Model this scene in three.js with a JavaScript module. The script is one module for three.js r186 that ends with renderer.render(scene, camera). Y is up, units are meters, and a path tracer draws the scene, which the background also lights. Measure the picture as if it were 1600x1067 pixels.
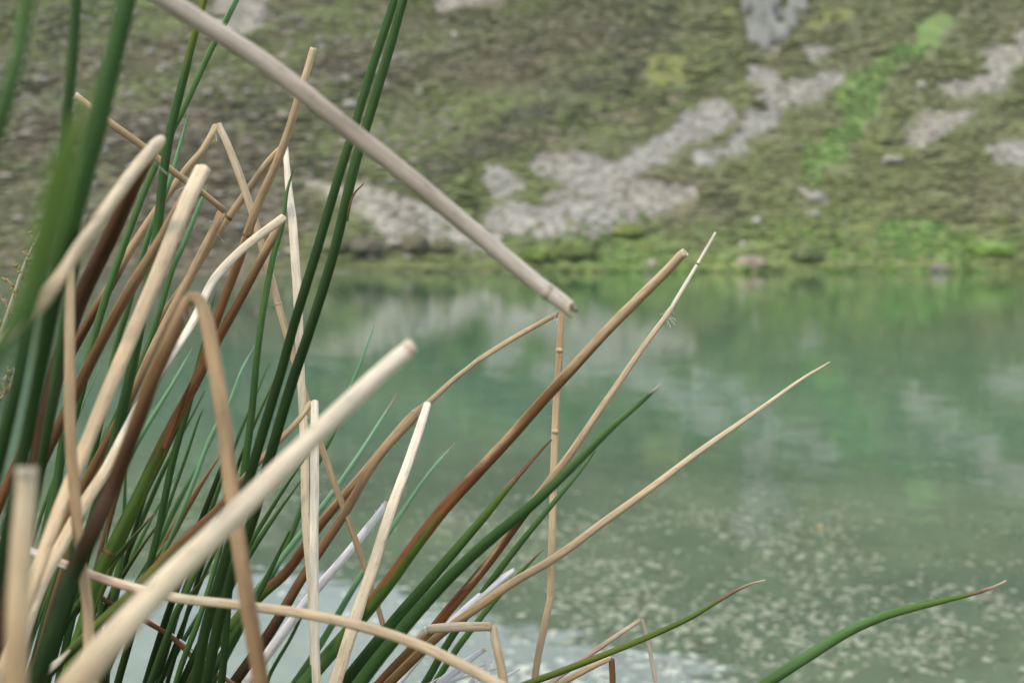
import * as THREE from 'three';
import { mergeGeometries, mergeVertices } from 'three/addons/utils/BufferGeometryUtils.js';

// ------------------------------------------------------------------ camera, sky, sun, exposure
const FOV = 30, PITCH = 0.07138, EYE = new THREE.Vector3(0, 1.2, 0);
const camera = new THREE.PerspectiveCamera(FOV, 1600 / 1067, 0.03, 1500);
camera.position.copy(EYE);
camera.rotation.set(-PITCH, 0, 0);
camera.focus = 0.8;
camera.userData.fStop = 8.6;
camera.updateMatrixWorld(true);

const scene = new THREE.Scene();
const renderer = new THREE.WebGLRenderer({ antialias: true });
renderer.toneMapping = THREE.LinearToneMapping;
renderer.toneMappingExposure = 1.82;
renderer.shadowMap.enabled = true;

const sun = new THREE.DirectionalLight(0xfff0dc, 1.5);
sun.position.set(-32, 42, 12);
sun.target.position.set(0, 0, -20);
sun.castShadow = true;
sun.shadow.radius = 20;
sun.shadow.mapSize.set(2048, 2048);
Object.assign(sun.shadow.camera, { left: -90, right: 90, top: 90, bottom: -90, near: 1, far: 300 });
scene.add(sun, sun.target);

// ------------------------------------------------------------------ random numbers and noise
function mulberry(seed) {
  let a = seed | 0;
  return () => { a = (a + 0x6d2b79f5) | 0; let t = Math.imul(a ^ (a >>> 15), 1 | a); t = (t + Math.imul(t ^ (t >>> 7), 61 | t)) ^ t; return ((t ^ (t >>> 14)) >>> 0) / 4294967296; };
}
const rnd = mulberry(20417);
const hash = (x, y, z) => { let h = Math.imul(x, 374761393) ^ Math.imul(y, 668265263) ^ Math.imul(z, 1274126177); h = Math.imul(h ^ (h >>> 13), 1274126177); return ((h ^ (h >>> 16)) >>> 0) / 4294967296; };
const fade = (t) => t * t * (3 - 2 * t), mix = (a, b, t) => a + (b - a) * t, clamp = (x, a = 0, b = 1) => Math.min(b, Math.max(a, x));
const smooth = (a, b, x) => fade(clamp((x - a) / (b - a)));
function noise(x, y, z = 0) {
  const i = Math.floor(x), j = Math.floor(y), k = Math.floor(z), u = fade(x - i), v = fade(y - j), w = fade(z - k);
  const q = (c) => mix(mix(hash(i, j, c), hash(i + 1, j, c), u), mix(hash(i, j + 1, c), hash(i + 1, j + 1, c), u), v);
  return mix(q(k), w > 0 ? q(k + 1) : 0, w) * 2 - 1;
}
const fbm = (x, y, z = 0, n = 4) => { let s = 0, a = 0.5; for (let i = 0; i < n; i++) { s += a * noise(x, y, z); x = x * 2.03 + 17.1; y = y * 2.03 + 9.7; z *= 2.03; a *= 0.5; } return s; };

// overcast sky: one even layer of cloud, a little brighter overhead
{
  const W = 1024, H = 512, data = new Float32Array(W * H * 4);
  for (let r = 0; r < H; r++) {
    const up = (r + 0.5) / H * Math.PI - Math.PI / 2, y = Math.sin(up);
    for (let c = 0; c < W; c++) {
      const a = (c + 0.5) / W * 2 * Math.PI, x = Math.cos(a) * Math.cos(up), z = Math.sin(a) * Math.cos(up), o = (r * W + c) * 4;
      let L = 0.16, tint = 0;
      if (y > 0) {
        const k = 2.2 / (y + 0.35), cl = fbm(x * k + 31, z * k + 12, 3, 5);
        L = (0.76 + 0.38 * y) * (1 + 0.32 * cl); tint = clamp(0.5 - cl * 0.8);
      }
      data[o] = L * mix(0.95, 0.88, tint); data[o + 1] = L * mix(1.0, 0.975, tint); data[o + 2] = L * mix(1.07, 1.14, tint); data[o + 3] = 1;
    }
  }
  const t = new THREE.DataTexture(data, W, H, THREE.RGBAFormat, THREE.FloatType);
  t.mapping = THREE.EquirectangularReflectionMapping; t.magFilter = t.minFilter = THREE.LinearFilter; t.needsUpdate = true;
  scene.background = t; scene.environment = t;
}
scene.fog = new THREE.FogExp2(0xd5dbe0, 0.0002);

// ------------------------------------------------------------------ helpers for the scene's objects
const usedNames = new Map();
function numbered(name) { const n = usedNames.get(name) ?? 0; usedNames.set(name, n + 1); return n ? `${name}_${String(n).padStart(3, '0')}` : name; }
function tag(o, label, category, group, kind) {
  if (label) o.userData.label = label;
  if (category) o.userData.category = category;
  if (group) o.userData.group = group;
  if (kind) o.userData.kind = kind;
  return o;
}
function put(name, geometry, material, parent = scene) {
  const m = new THREE.Mesh(geometry, material);
  m.name = parent === scene ? numbered(name) : name;
  m.castShadow = m.receiveShadow = true;
  parent.add(m);
  return m;
}
function group(name, label, category, grp) { const g = new THREE.Group(); g.name = numbered(name); scene.add(g); return tag(g, label, category, grp); }
const col = (r, g, b) => new THREE.Color().setRGB(r, g, b);

// a direction for a pixel of a 1600 x 1067 frame, and the point on it at a depth in metres
const F = 533.5 / Math.tan(FOV / 2 * Math.PI / 180), cp = Math.cos(PITCH), sp = Math.sin(PITCH);
function ray(x, y) { const a = (x - 800) / F, b = -(y - 533.5) / F; return new THREE.Vector3(a, b * cp - sp, -b * sp - cp); }
const at = (x, y, depth) => ray(x, y).multiplyScalar(depth).add(EYE);

// ------------------------------------------------------------------ terrain: bank, lake bed, hillside (all metres; d = -z)
const shore = (x) => 70.2 + 0.7 * noise(x * 0.11, 3.3) + 0.35 * noise(x * 0.5, 8.1);
const ridge = (x) => 130 + 1.0 * Math.max(0, x + 22) + 2.5 * noise(x * 0.06, 5.5);
function hill(x, d) {
  const t = d - shore(x), R = ridge(x), top = Math.min(d, R), s = top - shore(x);
  let h = 0.56 * s + (s > 0 ? -1.2 * (1 - Math.exp(-s / 3)) * 0.4 : 0);
  const grow = smooth(0, 22, s);
  h += grow * (1.9 * noise(x * 0.045, d * 0.05, 1) + 0.8 * noise(x * 0.13, d * 0.14, 2)) + 0.22 * smooth(0, 4, s) * noise(x * 0.55, d * 0.6, 4);
  h += grow * 0.75 * noise((x - 0.62 * (d - 70)) * 0.3, (x + d) * 0.035, 6);
  if (d > R) h -= (d - R) * 0.12 + 0.004 * (d - R) ** 2;
  return t < 0 ? Math.min(0, t * 0.5) : Math.max(h, 0.02);
}
function ground(x, d) {
  const bank = 0.28 + 0.05 * noise(x * 2.1, d * 2.1) + 0.02 * noise(x * 9, d * 9);
  let h = mix(bank, -0.03, smooth(1.35, 2.35, d));
  if (d > 2.3) h = -0.03 - 0.055 * (d - 2.3) - 0.05 * Math.max(0, d - 7) + 0.015 * noise(x * 2.4, d * 2.4) * smooth(2.3, 3.2, d);
  h = Math.max(h, -2.4);
  return Math.max(h, Math.min(0, (d - shore(x)) * 0.22));
}
function hitHill(px, py) {
  const v = ray(px, py); let lo = 60 / -v.z;
  for (let s = lo; s < 260; s += 0.25) { const p = v.clone().multiplyScalar(s).add(EYE); if (p.y < hill(p.x, -p.z)) return [p.x, -p.z]; }
  const p = v.multiplyScalar(240).add(EYE); return [p.x, -p.z];
}
function zone(...flat) {
  const P = []; for (let i = 0; i < flat.length; i += 2) P.push(hitHill(flat[i], flat[i + 1]));
  const xs = P.map((p) => p[0]), ds = P.map((p) => p[1]), box = [Math.min(...xs) - 1.5, Math.max(...xs) + 1.5, Math.min(...ds) - 1.5, Math.max(...ds) + 1.5];
  return (x, d) => {
    if (x < box[0] || x > box[1] || d < box[2] || d > box[3]) return false;
    let inside = false;
    for (let i = 0, j = P.length - 1; i < P.length; j = i++) if (P[i][1] > d !== P[j][1] > d && x < (P[j][0] - P[i][0]) * (d - P[i][1]) / (P[j][1] - P[i][1]) + P[i][0]) inside = !inside;
    return inside;
  };
}
const screeZones = [
  zone(856, 239, 939, 247, 963, 264, 1021, 223, 1071, 186, 1124, 148, 1145, 177, 1104, 214, 1042, 243, 992, 268, 955, 293, 914, 305, 889, 297, 865, 280, 840, 268),
  zone(856, 300, 914, 318, 963, 297, 1062, 285, 1095, 297, 1046, 326, 1001, 342, 939, 363, 873, 371, 836, 367, 815, 351, 852, 330),
  zone(774, 268, 815, 289, 794, 309, 757, 305), zone(749, 342, 782, 322, 823, 318, 848, 342, 815, 359, 774, 355),
  zone(480, 272, 537, 295, 590, 299, 635, 310, 680, 336, 744, 351, 781, 377, 710, 380, 657, 374, 612, 374, 590, 355, 560, 325, 515, 302),
  zone(1170, 107, 1195, 103, 1215, 128, 1236, 140, 1286, 120, 1314, 111, 1314, 124, 1265, 153, 1224, 161, 1203, 194, 1182, 206, 1141, 235, 1090, 264, 1090, 250, 1153, 214, 1178, 198, 1199, 173, 1191, 157, 1191, 132),
  zone(1475, 140, 1496, 128, 1537, 124, 1537, 95, 1562, 74, 1640, 45, 1640, 70, 1574, 95, 1566, 120, 1550, 144, 1496, 153),
  zone(1422, 223, 1442, 198, 1471, 177, 1512, 173, 1512, 186, 1471, 210, 1442, 227), zone(1554, 231, 1610, 220, 1640, 252, 1566, 252),
  zone(335, -40, 425, -40, 408, 30, 375, 55, 345, 40), zone(670, -20, 785, -20, 775, 2, 720, 10, 685, 14), zone(1261, 74, 1281, 66, 1296, 78, 1265, 87),
  zone(1268, 305, 1290, 303, 1290, 316, 1272, 318), zone(1185, 60, 1215, 60, 1206, 88),
];
const mossZones = [
  zone(1314, 144, 1347, 115, 1397, 87, 1422, 70, 1462, 30, 1490, 22, 1451, 68, 1430, 87, 1389, 111, 1364, 144, 1356, 173, 1331, 202, 1314, 231, 1314, 247, 1281, 268, 1265, 292, 1265, 264, 1298, 231, 1319, 194, 1322, 165),
  zone(1385, 352, 1410, 343, 1470, 347, 1500, 372, 1500, 405, 1420, 405, 1380, 380),
];
const limeZones = [zone(1010, 88, 1070, 85, 1090, 120, 1050, 145, 1012, 122), zone(1130, 20, 1142, 0, 1146, 40), zone(1260, 30, 1330, 10, 1340, 25, 1270, 48)];
const warped = (list, x, d, amp) => { amp *= 0.6; const wx = x + amp * (noise(x * 0.7, d * 0.7, 11) + 0.6 * noise(x * 1.9, d * 1.9, 14)), wd = d + 1.6 * amp * (noise(x * 0.6, d * 0.6, 21) + 0.6 * noise(x * 1.8, d * 1.8, 24)); return list.some((z) => z(wx, wd)); };
const spread = (zones, x, d, amp, e) => warped(zones, x, d, amp) || warped(zones, x + e, d - e * 0.6, amp) || warped(zones, x - e, d + e * 0.6, amp) || warped(zones, x, d + 1.3 * e, amp);
const inScree = (x, d) => spread(screeZones, x, d, 0.65, 0.3), inMoss = (x, d) => spread(mossZones, x, d, 0.6, 0.4), inLime = (x, d) => warped(limeZones, x, d, 0.6);
// how green and grassy the foot of the slope is: bare and brown towards the left
const greenFoot = (x, d) => (0.62 + 0.38 * smooth(-0.3, 0.3, noise(x * 0.25, d * 0.5, 44))) * smooth(-6, 6, x + 3 * noise(x * 0.2, d * 0.3, 40)) * (1 - smooth(1.5, 8 + 3 * noise(x * 0.15, 4), d - shore(x)));
function soil(x, d, c) {
  const a = fbm(x * 0.12, d * 0.16, 5), b = noise(x * 1.3, d * 1.7, 7);
  c.setRGB(0.115 + 0.03 * b, 0.125 + 0.03 * b, 0.05 + 0.015 * b);
  c.lerp(new THREE.Color().setRGB(0.135, 0.115, 0.075), clamp(0.3 + a * 1.6 - x * 0.012));
  if (inScree(x, d)) { const g = 0.27 + 0.045 * noise(x * 0.9, d * 0.9, 9) + 0.06 * noise(x * 3.1, d * 3.1, 3), w = 0.5 + 0.5 * noise(x * 0.1, d * 0.2, 19); c.setRGB(g * mix(1.02, 1.1, w), g, g * mix(0.86, 0.76, w)); }
  else if (inMoss(x, d)) c.setRGB(0.14 + 0.02 * b, 0.215 + 0.04 * b, 0.05);
  else if (inLime(x, d)) c.setRGB(0.15 + 0.02 * b, 0.165 + 0.03 * b, 0.035);
  else { const g = greenFoot(x, d); c.lerp(new THREE.Color().setRGB(0.12, 0.2, 0.045), 0.8 * g); }
  return c;
}
function sheet(cols, rows, px, pd, h, color) {
  const pos = [], rgb = [], uv = [], idx = [], c = new THREE.Color();
  for (let j = 0; j <= rows; j++) for (let i = 0; i <= cols; i++) {
    const x = px(i / cols), d = pd(j / rows, x); pos.push(x, h(x, d), -d); uv.push(x, d);
    color(x, d, c); rgb.push(c.r, c.g, c.b);
  }
  for (let j = 0; j < rows; j++) for (let i = 0; i < cols; i++) { const a = j * (cols + 1) + i, b = a + 1, e = a + cols + 1, f = e + 1; idx.push(a, b, e, b, f, e); }
  const g = new THREE.BufferGeometry();
  g.setAttribute('position', new THREE.Float32BufferAttribute(pos, 3)); g.setAttribute('color', new THREE.Float32BufferAttribute(rgb, 3)); g.setAttribute('uv', new THREE.Float32BufferAttribute(uv, 2));
  g.setIndex(idx); g.computeVertexNormals(); return g;
}
// a repeating grain of stones and dirt; one repeat covers 1 m
function grain(size, seed, f) {
  const d = new Uint8Array(size * size * 4);
  for (let y = 0; y < size; y++) for (let x = 0; x < size; x++) { const v = clamp(f(x / size, y / size, seed)); d.set([v * 255, v * 255, v * 255, 255], (y * size + x) * 4); }
  const t = new THREE.DataTexture(d, size, size); t.wrapS = t.wrapT = THREE.RepeatWrapping; t.magFilter = THREE.LinearFilter; t.needsUpdate = true; return t;
}
const periodic = (u, v, n, seed) => { // value noise that repeats on the unit square
  const x = u * n, y = v * n, i = Math.floor(x), j = Math.floor(y), a = fade(x - i), b = fade(y - j), w = (k) => ((k % n) + n) % n, q = (p, r) => hash(w(p), w(r), seed + n);
  return mix(mix(q(i, j), q(i + 1, j), a), mix(q(i, j + 1), q(i + 1, j + 1), a), b);
};
const multi = (u, v, seed, list) => list.reduce((s, [n, k]) => s + k * periodic(u, v, n, seed), 0);
const dirtMap = grain(512, 5, (u, v, s) => 0.55 + 0.45 * multi(u, v, s, [[4, 0.3], [11, 0.3], [27, 0.25], [70, 0.15]]));
dirtMap.repeat.set(0.5, 0.5);
const soilMat = new THREE.MeshStandardMaterial({ vertexColors: true, roughness: 0.95, map: dirtMap, bumpMap: dirtMap, bumpScale: 0.05 });
const bedMap = dirtMap.clone(); bedMap.repeat.set(1.3, 1.3); bedMap.needsUpdate = true;
const bedMat = new THREE.MeshStandardMaterial({ vertexColors: true, roughness: 0.9, map: bedMap, bumpMap: bedMap, bumpScale: 0.02 });

tag(put('hillside', sheet(520, 330, (u) => { const k = 2 * u - 1; return 58 * k + 122 * k ** 5; }, (v, x) => shore(x) - 0.4 + 105 * v + 85 * v ** 4, hill, soil), soilMat), null, null, null, 'structure');
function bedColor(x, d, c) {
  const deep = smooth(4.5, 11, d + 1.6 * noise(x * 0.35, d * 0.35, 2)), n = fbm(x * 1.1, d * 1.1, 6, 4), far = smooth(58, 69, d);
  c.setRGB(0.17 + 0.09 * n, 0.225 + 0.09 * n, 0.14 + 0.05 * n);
  c.lerp(new THREE.Color().setRGB(0.145 + 0.03 * n, 0.265 + 0.05 * n, 0.178 + 0.04 * n), deep * (1 - 0.3 * far));  // green light scattered by the deeper water, painted into the bed colour
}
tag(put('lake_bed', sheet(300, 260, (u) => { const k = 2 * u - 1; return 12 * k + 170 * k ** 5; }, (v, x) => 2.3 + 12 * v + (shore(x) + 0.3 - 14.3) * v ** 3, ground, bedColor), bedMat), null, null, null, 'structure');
tag(put('bank', sheet(160, 70, (u) => { const k = 2 * u - 1; return 6 * k + 176 * k ** 5; }, (v) => -14 + 16.3 * (1 - (1 - v) ** 3), ground, (x, d, c) => { const n = fbm(x * 2, d * 2, 3); c.setRGB(0.1 + 0.05 * n, 0.085 + 0.05 * n, 0.045 + 0.02 * n); }), bedMat), null, null, null, 'structure');

// the lake: clear, faintly green water with small ripples; the sheet's uv are metres
const rippleMap = grain(512, 31, (u, v, s) => multi(u, v, s, [[3, 0.5], [7, 0.3], [13, 0.15], [29, 0.05]]));
rippleMap.repeat.set(0.55, 0.8);
const water = new THREE.MeshPhysicalMaterial({ color: 0xffffff, roughness: 0.0, metalness: 0, transmission: 1, thickness: 1, ior: 1.333, attenuationColor: col(0.62, 0.9, 0.78), attenuationDistance: 2.6, bumpMap: rippleMap, bumpScale: 0.0036 });
{
  const g = new THREE.PlaneGeometry(400, 72.4); g.rotateX(-Math.PI / 2); g.translate(0, 0, -36.2 - 1.2);
  const p = g.attributes.position, uv = g.attributes.uv; for (let i = 0; i < p.count; i++) uv.setXY(i, p.getX(i), -p.getZ(i));
  const w = put('lake_water', g, water); w.castShadow = false; tag(w, null, null, null, 'structure');
}

// ------------------------------------------------------------------ what grows and lies on the hillside
const foliageMat = new THREE.MeshStandardMaterial({ roughness: 0.9 }), stoneMat = new THREE.MeshStandardMaterial({ roughness: 0.92, map: dirtMap });
function lump(seed, detail, rough, squash, cut = -0.25) {
  let g = mergeVertices(new THREE.IcosahedronGeometry(1, detail).deleteAttribute('uv').deleteAttribute('normal'), 1e-4);
  const p = g.attributes.position;
  for (let i = 0; i < p.count; i++) {
    const x = p.getX(i), y = p.getY(i), z = p.getZ(i), n = 1 + rough * (0.7 * noise(x * 1.6 + seed, y * 1.6, z * 1.6 + 5) + 0.45 * noise(x * 4 + seed, y * 4, z * 4) + 0.3 * noise(x * 9, y * 9 + seed, z * 9));
    p.setXYZ(i, x * n, Math.max(y * n * squash, cut), z * n);
  }
  g.computeVertexNormals(); return g;
}
// a leafy clump: many small leaf faces through a lobed mound
function leafMound(seed, count, size, squash) {
  const r = mulberry(seed), pos = [], nor = [], v = new THREE.Vector3(), a = new THREE.Vector3(), b = new THREE.Vector3(), n = new THREE.Vector3();
  for (let i = 0; i < count; i++) {
    v.set(r() * 2 - 1, r() * 1.15 - 0.15, r() * 2 - 1).normalize();
    const lobed = 0.78 + 0.34 * noise(v.x * 2.2 + seed, v.y * 2.2, v.z * 2.2 + 3), R = lobed * (0.62 + 0.4 * Math.sqrt(r()));
    v.multiplyScalar(R); v.y *= squash;
    n.copy(v).normalize().add(a.set(r() - 0.5, r() - 0.1, r() - 0.5).multiplyScalar(1.3)).normalize();
    a.set(r() - 0.5, r() - 0.5, r() - 0.5).cross(n).normalize().multiplyScalar(size * (0.6 + r() * 0.8)); b.crossVectors(n, a).multiplyScalar(0.55);
    pos.push(v.x - a.x, v.y - a.y, v.z - a.z, v.x + a.x, v.y + a.y, v.z + a.z, v.x + b.x, v.y + b.y, v.z + b.z, v.x - a.x, v.y - a.y, v.z - a.z, v.x - b.x, v.y - b.y, v.z - b.z, v.x + a.x, v.y + a.y, v.z + a.z);
    for (let k = 0; k < 6; k++) nor.push(n.x, n.y, n.z);
  }
  const g = new THREE.BufferGeometry(); g.setAttribute('position', new THREE.Float32BufferAttribute(pos, 3)); g.setAttribute('normal', new THREE.Float32BufferAttribute(nor, 3)); return g;
}
function scatter(name, label, category, geometry, material, list) {
  const m = new THREE.InstancedMesh(geometry, material, list.length), M = new THREE.Matrix4(), q = new THREE.Quaternion(), e = new THREE.Euler();
  list.forEach((o, i) => { q.setFromEuler(e.set(o.tx || 0, o.turn, o.tz || 0)); M.compose(new THREE.Vector3(...o.p), q, new THREE.Vector3(...o.s)); m.setMatrixAt(i, M); m.setColorAt(i, o.c); });
  m.name = numbered(name); m.castShadow = m.receiveShadow = true; scene.add(m); return tag(m, label, category, null, 'stuff');
}
{
  const bushes = [[], [], []], turfs = [], C = () => new THREE.Color();
  for (let i = 0; i < 120000; i++) {
    const x = (rnd() * 2 - 1) * (rnd() < 0.75 ? 62 : 120), d = shore(x) + 0.5 + rnd() ** 1.25 * (ridge(x) + 8 - shore(x)), t = d - shore(x);
    if ((inScree(x, d) || inScree(x, d + 0.8)) && rnd() < 0.975) continue;
    if ((inMoss(x, d) || inMoss(x, d + 0.6)) && rnd() < 0.95) continue;
    if (inLime(x, d) && rnd() < 0.8) continue;
    const g = greenFoot(x, d), a = fbm(x * 0.1, d * 0.14, 5) * 1.7, patch = 0.7 * noise(x * 0.4 + d * 0.1, d * 0.45 - x * 0.12, 33) + 0.5 * noise(x * 0.95, d * 0.8, 34), k = rnd();
    const bareLeft = smooth(2, -14, x) * smooth(34, 6, t);
    if (rnd() < 0.45 * bareLeft + 0.15 * clamp(-patch) + 0.45 * g) continue;
    const big = noise(x * 0.22, d * 0.3, 61) > 0.15 && rnd() < 0.25 ? 1.6 : 1;
    const c = C().setRGB(0.14, 0.168, 0.05);                                                  // olive heath
    c.lerp(C().setRGB(0.14, 0.118, 0.068), clamp(0.12 + a - 0.25 * patch + 0.4 * bareLeft + 0.5 * noise((x - 0.9 * d) * 0.12, (x + d) * 0.05, 71)));  // brown heather
    c.lerp(C().setRGB(0.055, 0.055, 0.03), clamp(k * 0.3 - 0.22 + 0.6 * patch + 0.75 * noise((x - 0.62 * (d - 70)) * 0.3 + 0.4, (x + d) * 0.035, 6) + (big > 1 ? 0.25 : 0)));            // dark bushes
    c.lerp(C().setRGB(0.14, 0.215, 0.05), clamp(0.7 * g + (k > 0.93 ? 0.4 : 0)));
    if (x > 14) c.lerp(C().setRGB(0.165, 0.175, 0.055), 0.35);
    c.multiplyScalar((0.79 + 0.12 * rnd()) * (1 - 0.1 * bareLeft));
    const s = (0.17 + 0.22 * rnd() * rnd() + 0.05 * patch) * big;
    bushes[i % 3].push({ p: [x, hill(x, d) - 0.04, -d], s: [s * (1 + 0.5 * rnd()), s * (0.62 + 0.4 * rnd()), s * (1 + 0.3 * rnd())], turn: (rnd() - 0.5) * 1.2, c });
  }
  bushes.forEach((b, i) => scatter('heath_cover', ['low olive and brown heath covering the hillside across the lake', 'dark heather clumps spread over the slope beyond the water', 'pale tussocks mixed through the heath on the far slope'][i], 'heath', lump([4, 7, 15][i], 3, [0.3, 0.38, 0.3][i], [0.42, 0.6, 0.36][i], -0.1), foliageMat, b));
  for (let i = 0; i < 26000; i++) {
    const x = -24 + rnd() * 74, d = shore(x) + rnd() * 34, g = greenFoot(x, d), m = inMoss(x, d);
    if (m ? rnd() < 0.35 : rnd() > g * 0.8) continue;
    const c = m ? C().setRGB(0.115, 0.225, 0.048).lerp(C().setRGB(0.16, 0.19, 0.06), 0.6 * rnd()) : C().setRGB(0.12, 0.2, 0.035); c.multiplyScalar(0.75 + 0.5 * rnd());
    if (!m && noise(x * 0.5, d * 0.5, 8) > 0.25) c.lerp(C().setRGB(0.26, 0.26, 0.09), 0.6);
    const s = 0.1 + 0.16 * rnd(); turfs.push({ p: [x, hill(x, d) - 0.02, -d], s: [s * 1.5, s * 0.9, s * 1.5], turn: rnd() * 6, c });
  }
  scatter('shore_grass', 'bright green grass on the far shore and down the green gully', 'grass', leafMound(5, 60, 0.4, 0.7), foliageMat, turfs);
  const stones = [];
  for (let i = 0; i < 70000 && stones.length < 16000; i++) {
    const x = -40 + rnd() * 92, d = 71 + rnd() * 62, sc = inScree(x, d), leftRock = x < -4 && rnd() < 0.03 && d - shore(x) < 40;
    if (!sc && !leftRock) continue;
    const s = 0.05 + 0.16 * rnd() ** 3 + (leftRock ? 0.1 + 0.12 * rnd() : 0), g = 0.22 + 0.13 * rnd(), w = rnd() * 0.1;
    stones.push({ p: [x, hill(x, d) + (leftRock ? 0.12 : 0), -d], s: [s * 1.3, s * 0.9, s], turn: rnd() * 6, c: C().setRGB(g * (1.02 + w), g, g * (0.87 - w)) });
  }
  scatter('scree_stones', 'loose grey scree stones lying in bare strips down the hillside', 'scree', lump(3, 1, 0.4, 0.7), stoneMat, stones);
  // pebbles and pale leaf bits on the lake bed, seen through the shallow water
  const flecks = [];
  for (let i = 0; i < 120000; i++) {
    const d = 2.6 + rnd() * 7.4, x = (rnd() * 2 - 1) * (0.62 * d + 0.6), dens = smooth(8.6, 4.2, d + 1.6 * noise(x * 0.5, d * 0.5, 3)) * smooth(-0.75, 0.55, noise(x * 0.9, d * 0.9, 51) + 0.5 * noise(x * 3, d * 3, 52) + x * 0.12);
    if (rnd() > dens * (0.14 + 0.6 * smooth(-0.15, 0.5, noise(x * 2.6, d * 1.7, 77) + 0.6 * noise(x * 7, d * 5, 78)))) continue;
    const s = 0.003 + 0.0105 * rnd() ** 3, k = rnd(), c = C().setRGB(0.95, 0.95, 0.74).multiplyScalar(0.6 + 0.4 * k); if (rnd() < 0.2) c.setRGB(0.14, 0.15, 0.09);
    flecks.push({ p: [x, ground(x, d) + s * 0.3, -d], s: [s * (1 + 0.8 * rnd()), s * 0.7, s * 1.15], turn: rnd() * 6, c });
  }
  scatter('lake_pebbles', 'pale pebbles and leaf bits strewn on the shallow lake bed', 'pebbles', lump(12, 1, 0.35, 0.7, -0.6), stoneMat, flecks);
  // short grass on the near bank, below the frame
  const blades = [];
  for (let i = 0; i < 3500; i++) { const x = (rnd() * 2 - 1) * 4, d = -2 + rnd() * 3.9, s = 0.05 + 0.07 * rnd(); if (Math.hypot(x, d) < 0.35) continue; blades.push({ p: [x, ground(x, d), -d], s: [s, s, s], turn: rnd() * 6, c: C().setRGB(0.09, 0.14, 0.035).multiplyScalar(0.6 + 0.8 * rnd()) }); }
  scatter('bank_grass', 'short green grass on the near bank under the reeds', 'grass', leafMound(77, 50, 0.4, 1.1), foliageMat, blades);
}
// single shrubs and boulders that stand out on the far shore
const barkMat = new THREE.MeshStandardMaterial({ color: col(0.09, 0.07, 0.05), roughness: 0.95 });
function shrub(px, py, wide, tall, color, label) {
  const [x, d] = hitHill(px, py), t = group('shore_shrub', label, 'shrub', 'shrubs on the far shore');
  t.position.set(x, hill(x, d), -d);
  const m = new THREE.MeshStandardMaterial({ color: color.multiplyScalar(1.25), roughness: 0.9 }), lf = leafMound(px, 1400, 0.1, tall / wide), core = lump(px * 0.13, 4, 0.4, tall / wide, -0.1).toNonIndexed(); core.scale(0.82, 0.82, 0.82); const g = mergeGeometries([lf, core]);
  g.scale(wide, wide, wide * 0.9); g.translate(0, tall * 0.35, 0); put('foliage', g, m, t);
  const stems = []; for (let i = 0; i < 6; i++) { const s = new THREE.CylinderGeometry(0.012, 0.03, tall, 6); s.rotateZ((i - 2.5) * 0.16); s.translate((i - 2.5) * wide * 0.12, tall * 0.35, (i % 2) * 0.1); stems.push(s); }
  put('stem', mergeGeometries(stems), barkMat, t);
}
shrub(648, 398, 1.0, 1.0, col(0.085, 0.08, 0.045), 'round dark brown shrub on the far shore between pale scree and water');
shrub(694, 396, 0.7, 0.75, col(0.1, 0.1, 0.055), 'small olive brown shrub at the waterline under the hanging stalk');
shrub(572, 402, 1.15, 0.85, col(0.085, 0.075, 0.05), 'low brown shrub on the far shore seen beside the twin dark reeds');
shrub(525, 396, 0.9, 0.7, col(0.1, 0.1, 0.05), 'olive shrub on the far shore left of the brown one');
shrub(842, 412, 0.95, 0.85, col(0.1, 0.14, 0.03), 'dense green shrub on the far shore just behind the broken tip');
shrub(905, 408, 1.3, 0.95, col(0.085, 0.115, 0.03), 'widest dark green shrub mound at the foot of the scree');
shrub(985, 372, 1.15, 0.7, col(0.12, 0.14, 0.035), 'yellowish green shrub just above the tallest tan reed end');
shrub(1258, 410, 1.1, 0.6, col(0.07, 0.09, 0.03), 'dark shrub overhanging the water right of the pinkish boulder');
shrub(1545, 400, 1.5, 0.6, col(0.1, 0.17, 0.03), 'broad bright green shrub at the far right waterline');
function boulder(px, py, w, h, color, seed, label) {
  const [x, d] = hitHill(px, py), g = lump(seed, 3, 0.32, h / w, -0.3); g.scale(w, w, w * 0.8);
  const m = new THREE.MeshStandardMaterial({ color: color.multiply(col(0.86, 0.82, 0.74)), roughness: 0.9, map: dirtMap, bumpMap: dirtMap, bumpScale: 0.02 }), o = put('boulder', g, m);
  o.position.set(x, hill(x, d) + h * 0.2, -d); o.rotation.y = seed; tag(o, label, 'boulder', 'boulders on the far slope');
}
boulder(1172, 415, 0.95, 0.42, col(0.42, 0.33, 0.29), 3, 'pinkish flat boulder lying at the far waterline');
boulder(1018, 419, 0.36, 0.36, col(0.45, 0.42, 0.38), 8, 'pale boulder at the waterline behind the tallest tan reed end');
boulder(1160, 386, 0.26, 0.24, col(0.6, 0.62, 0.63), 11, 'small whitish boulder on grass above the pinkish one');
boulder(1183, 351, 0.26, 0.24, col(0.58, 0.6, 0.6), 19, 'small whitish boulder highest above the pinkish one');
boulder(1275, 312, 0.6, 0.36, col(0.42, 0.42, 0.4), 23, 'grey boulder in heath below the green gully');
boulder(1272, 340, 0.5, 0.24, col(0.42, 0.4, 0.36), 29, 'low grey boulder under the one below the green gully');
boulder(1440, 138, 0.42, 0.3, col(0.5, 0.5, 0.47), 31, 'lone pale boulder in heath right of the green gully');
boulder(1395, 256, 0.75, 0.3, col(0.4, 0.39, 0.36), 37, 'wide grey boulder under the right hand scree strip');
boulder(1466, 421, 0.5, 0.28, col(0.28, 0.26, 0.25), 41, 'dark grey boulder at the far right waterline');
boulder(545, 168, 0.7, 0.35, col(0.42, 0.42, 0.42), 43, 'pale grey boulder on the heath behind the twin dark reeds');
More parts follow.
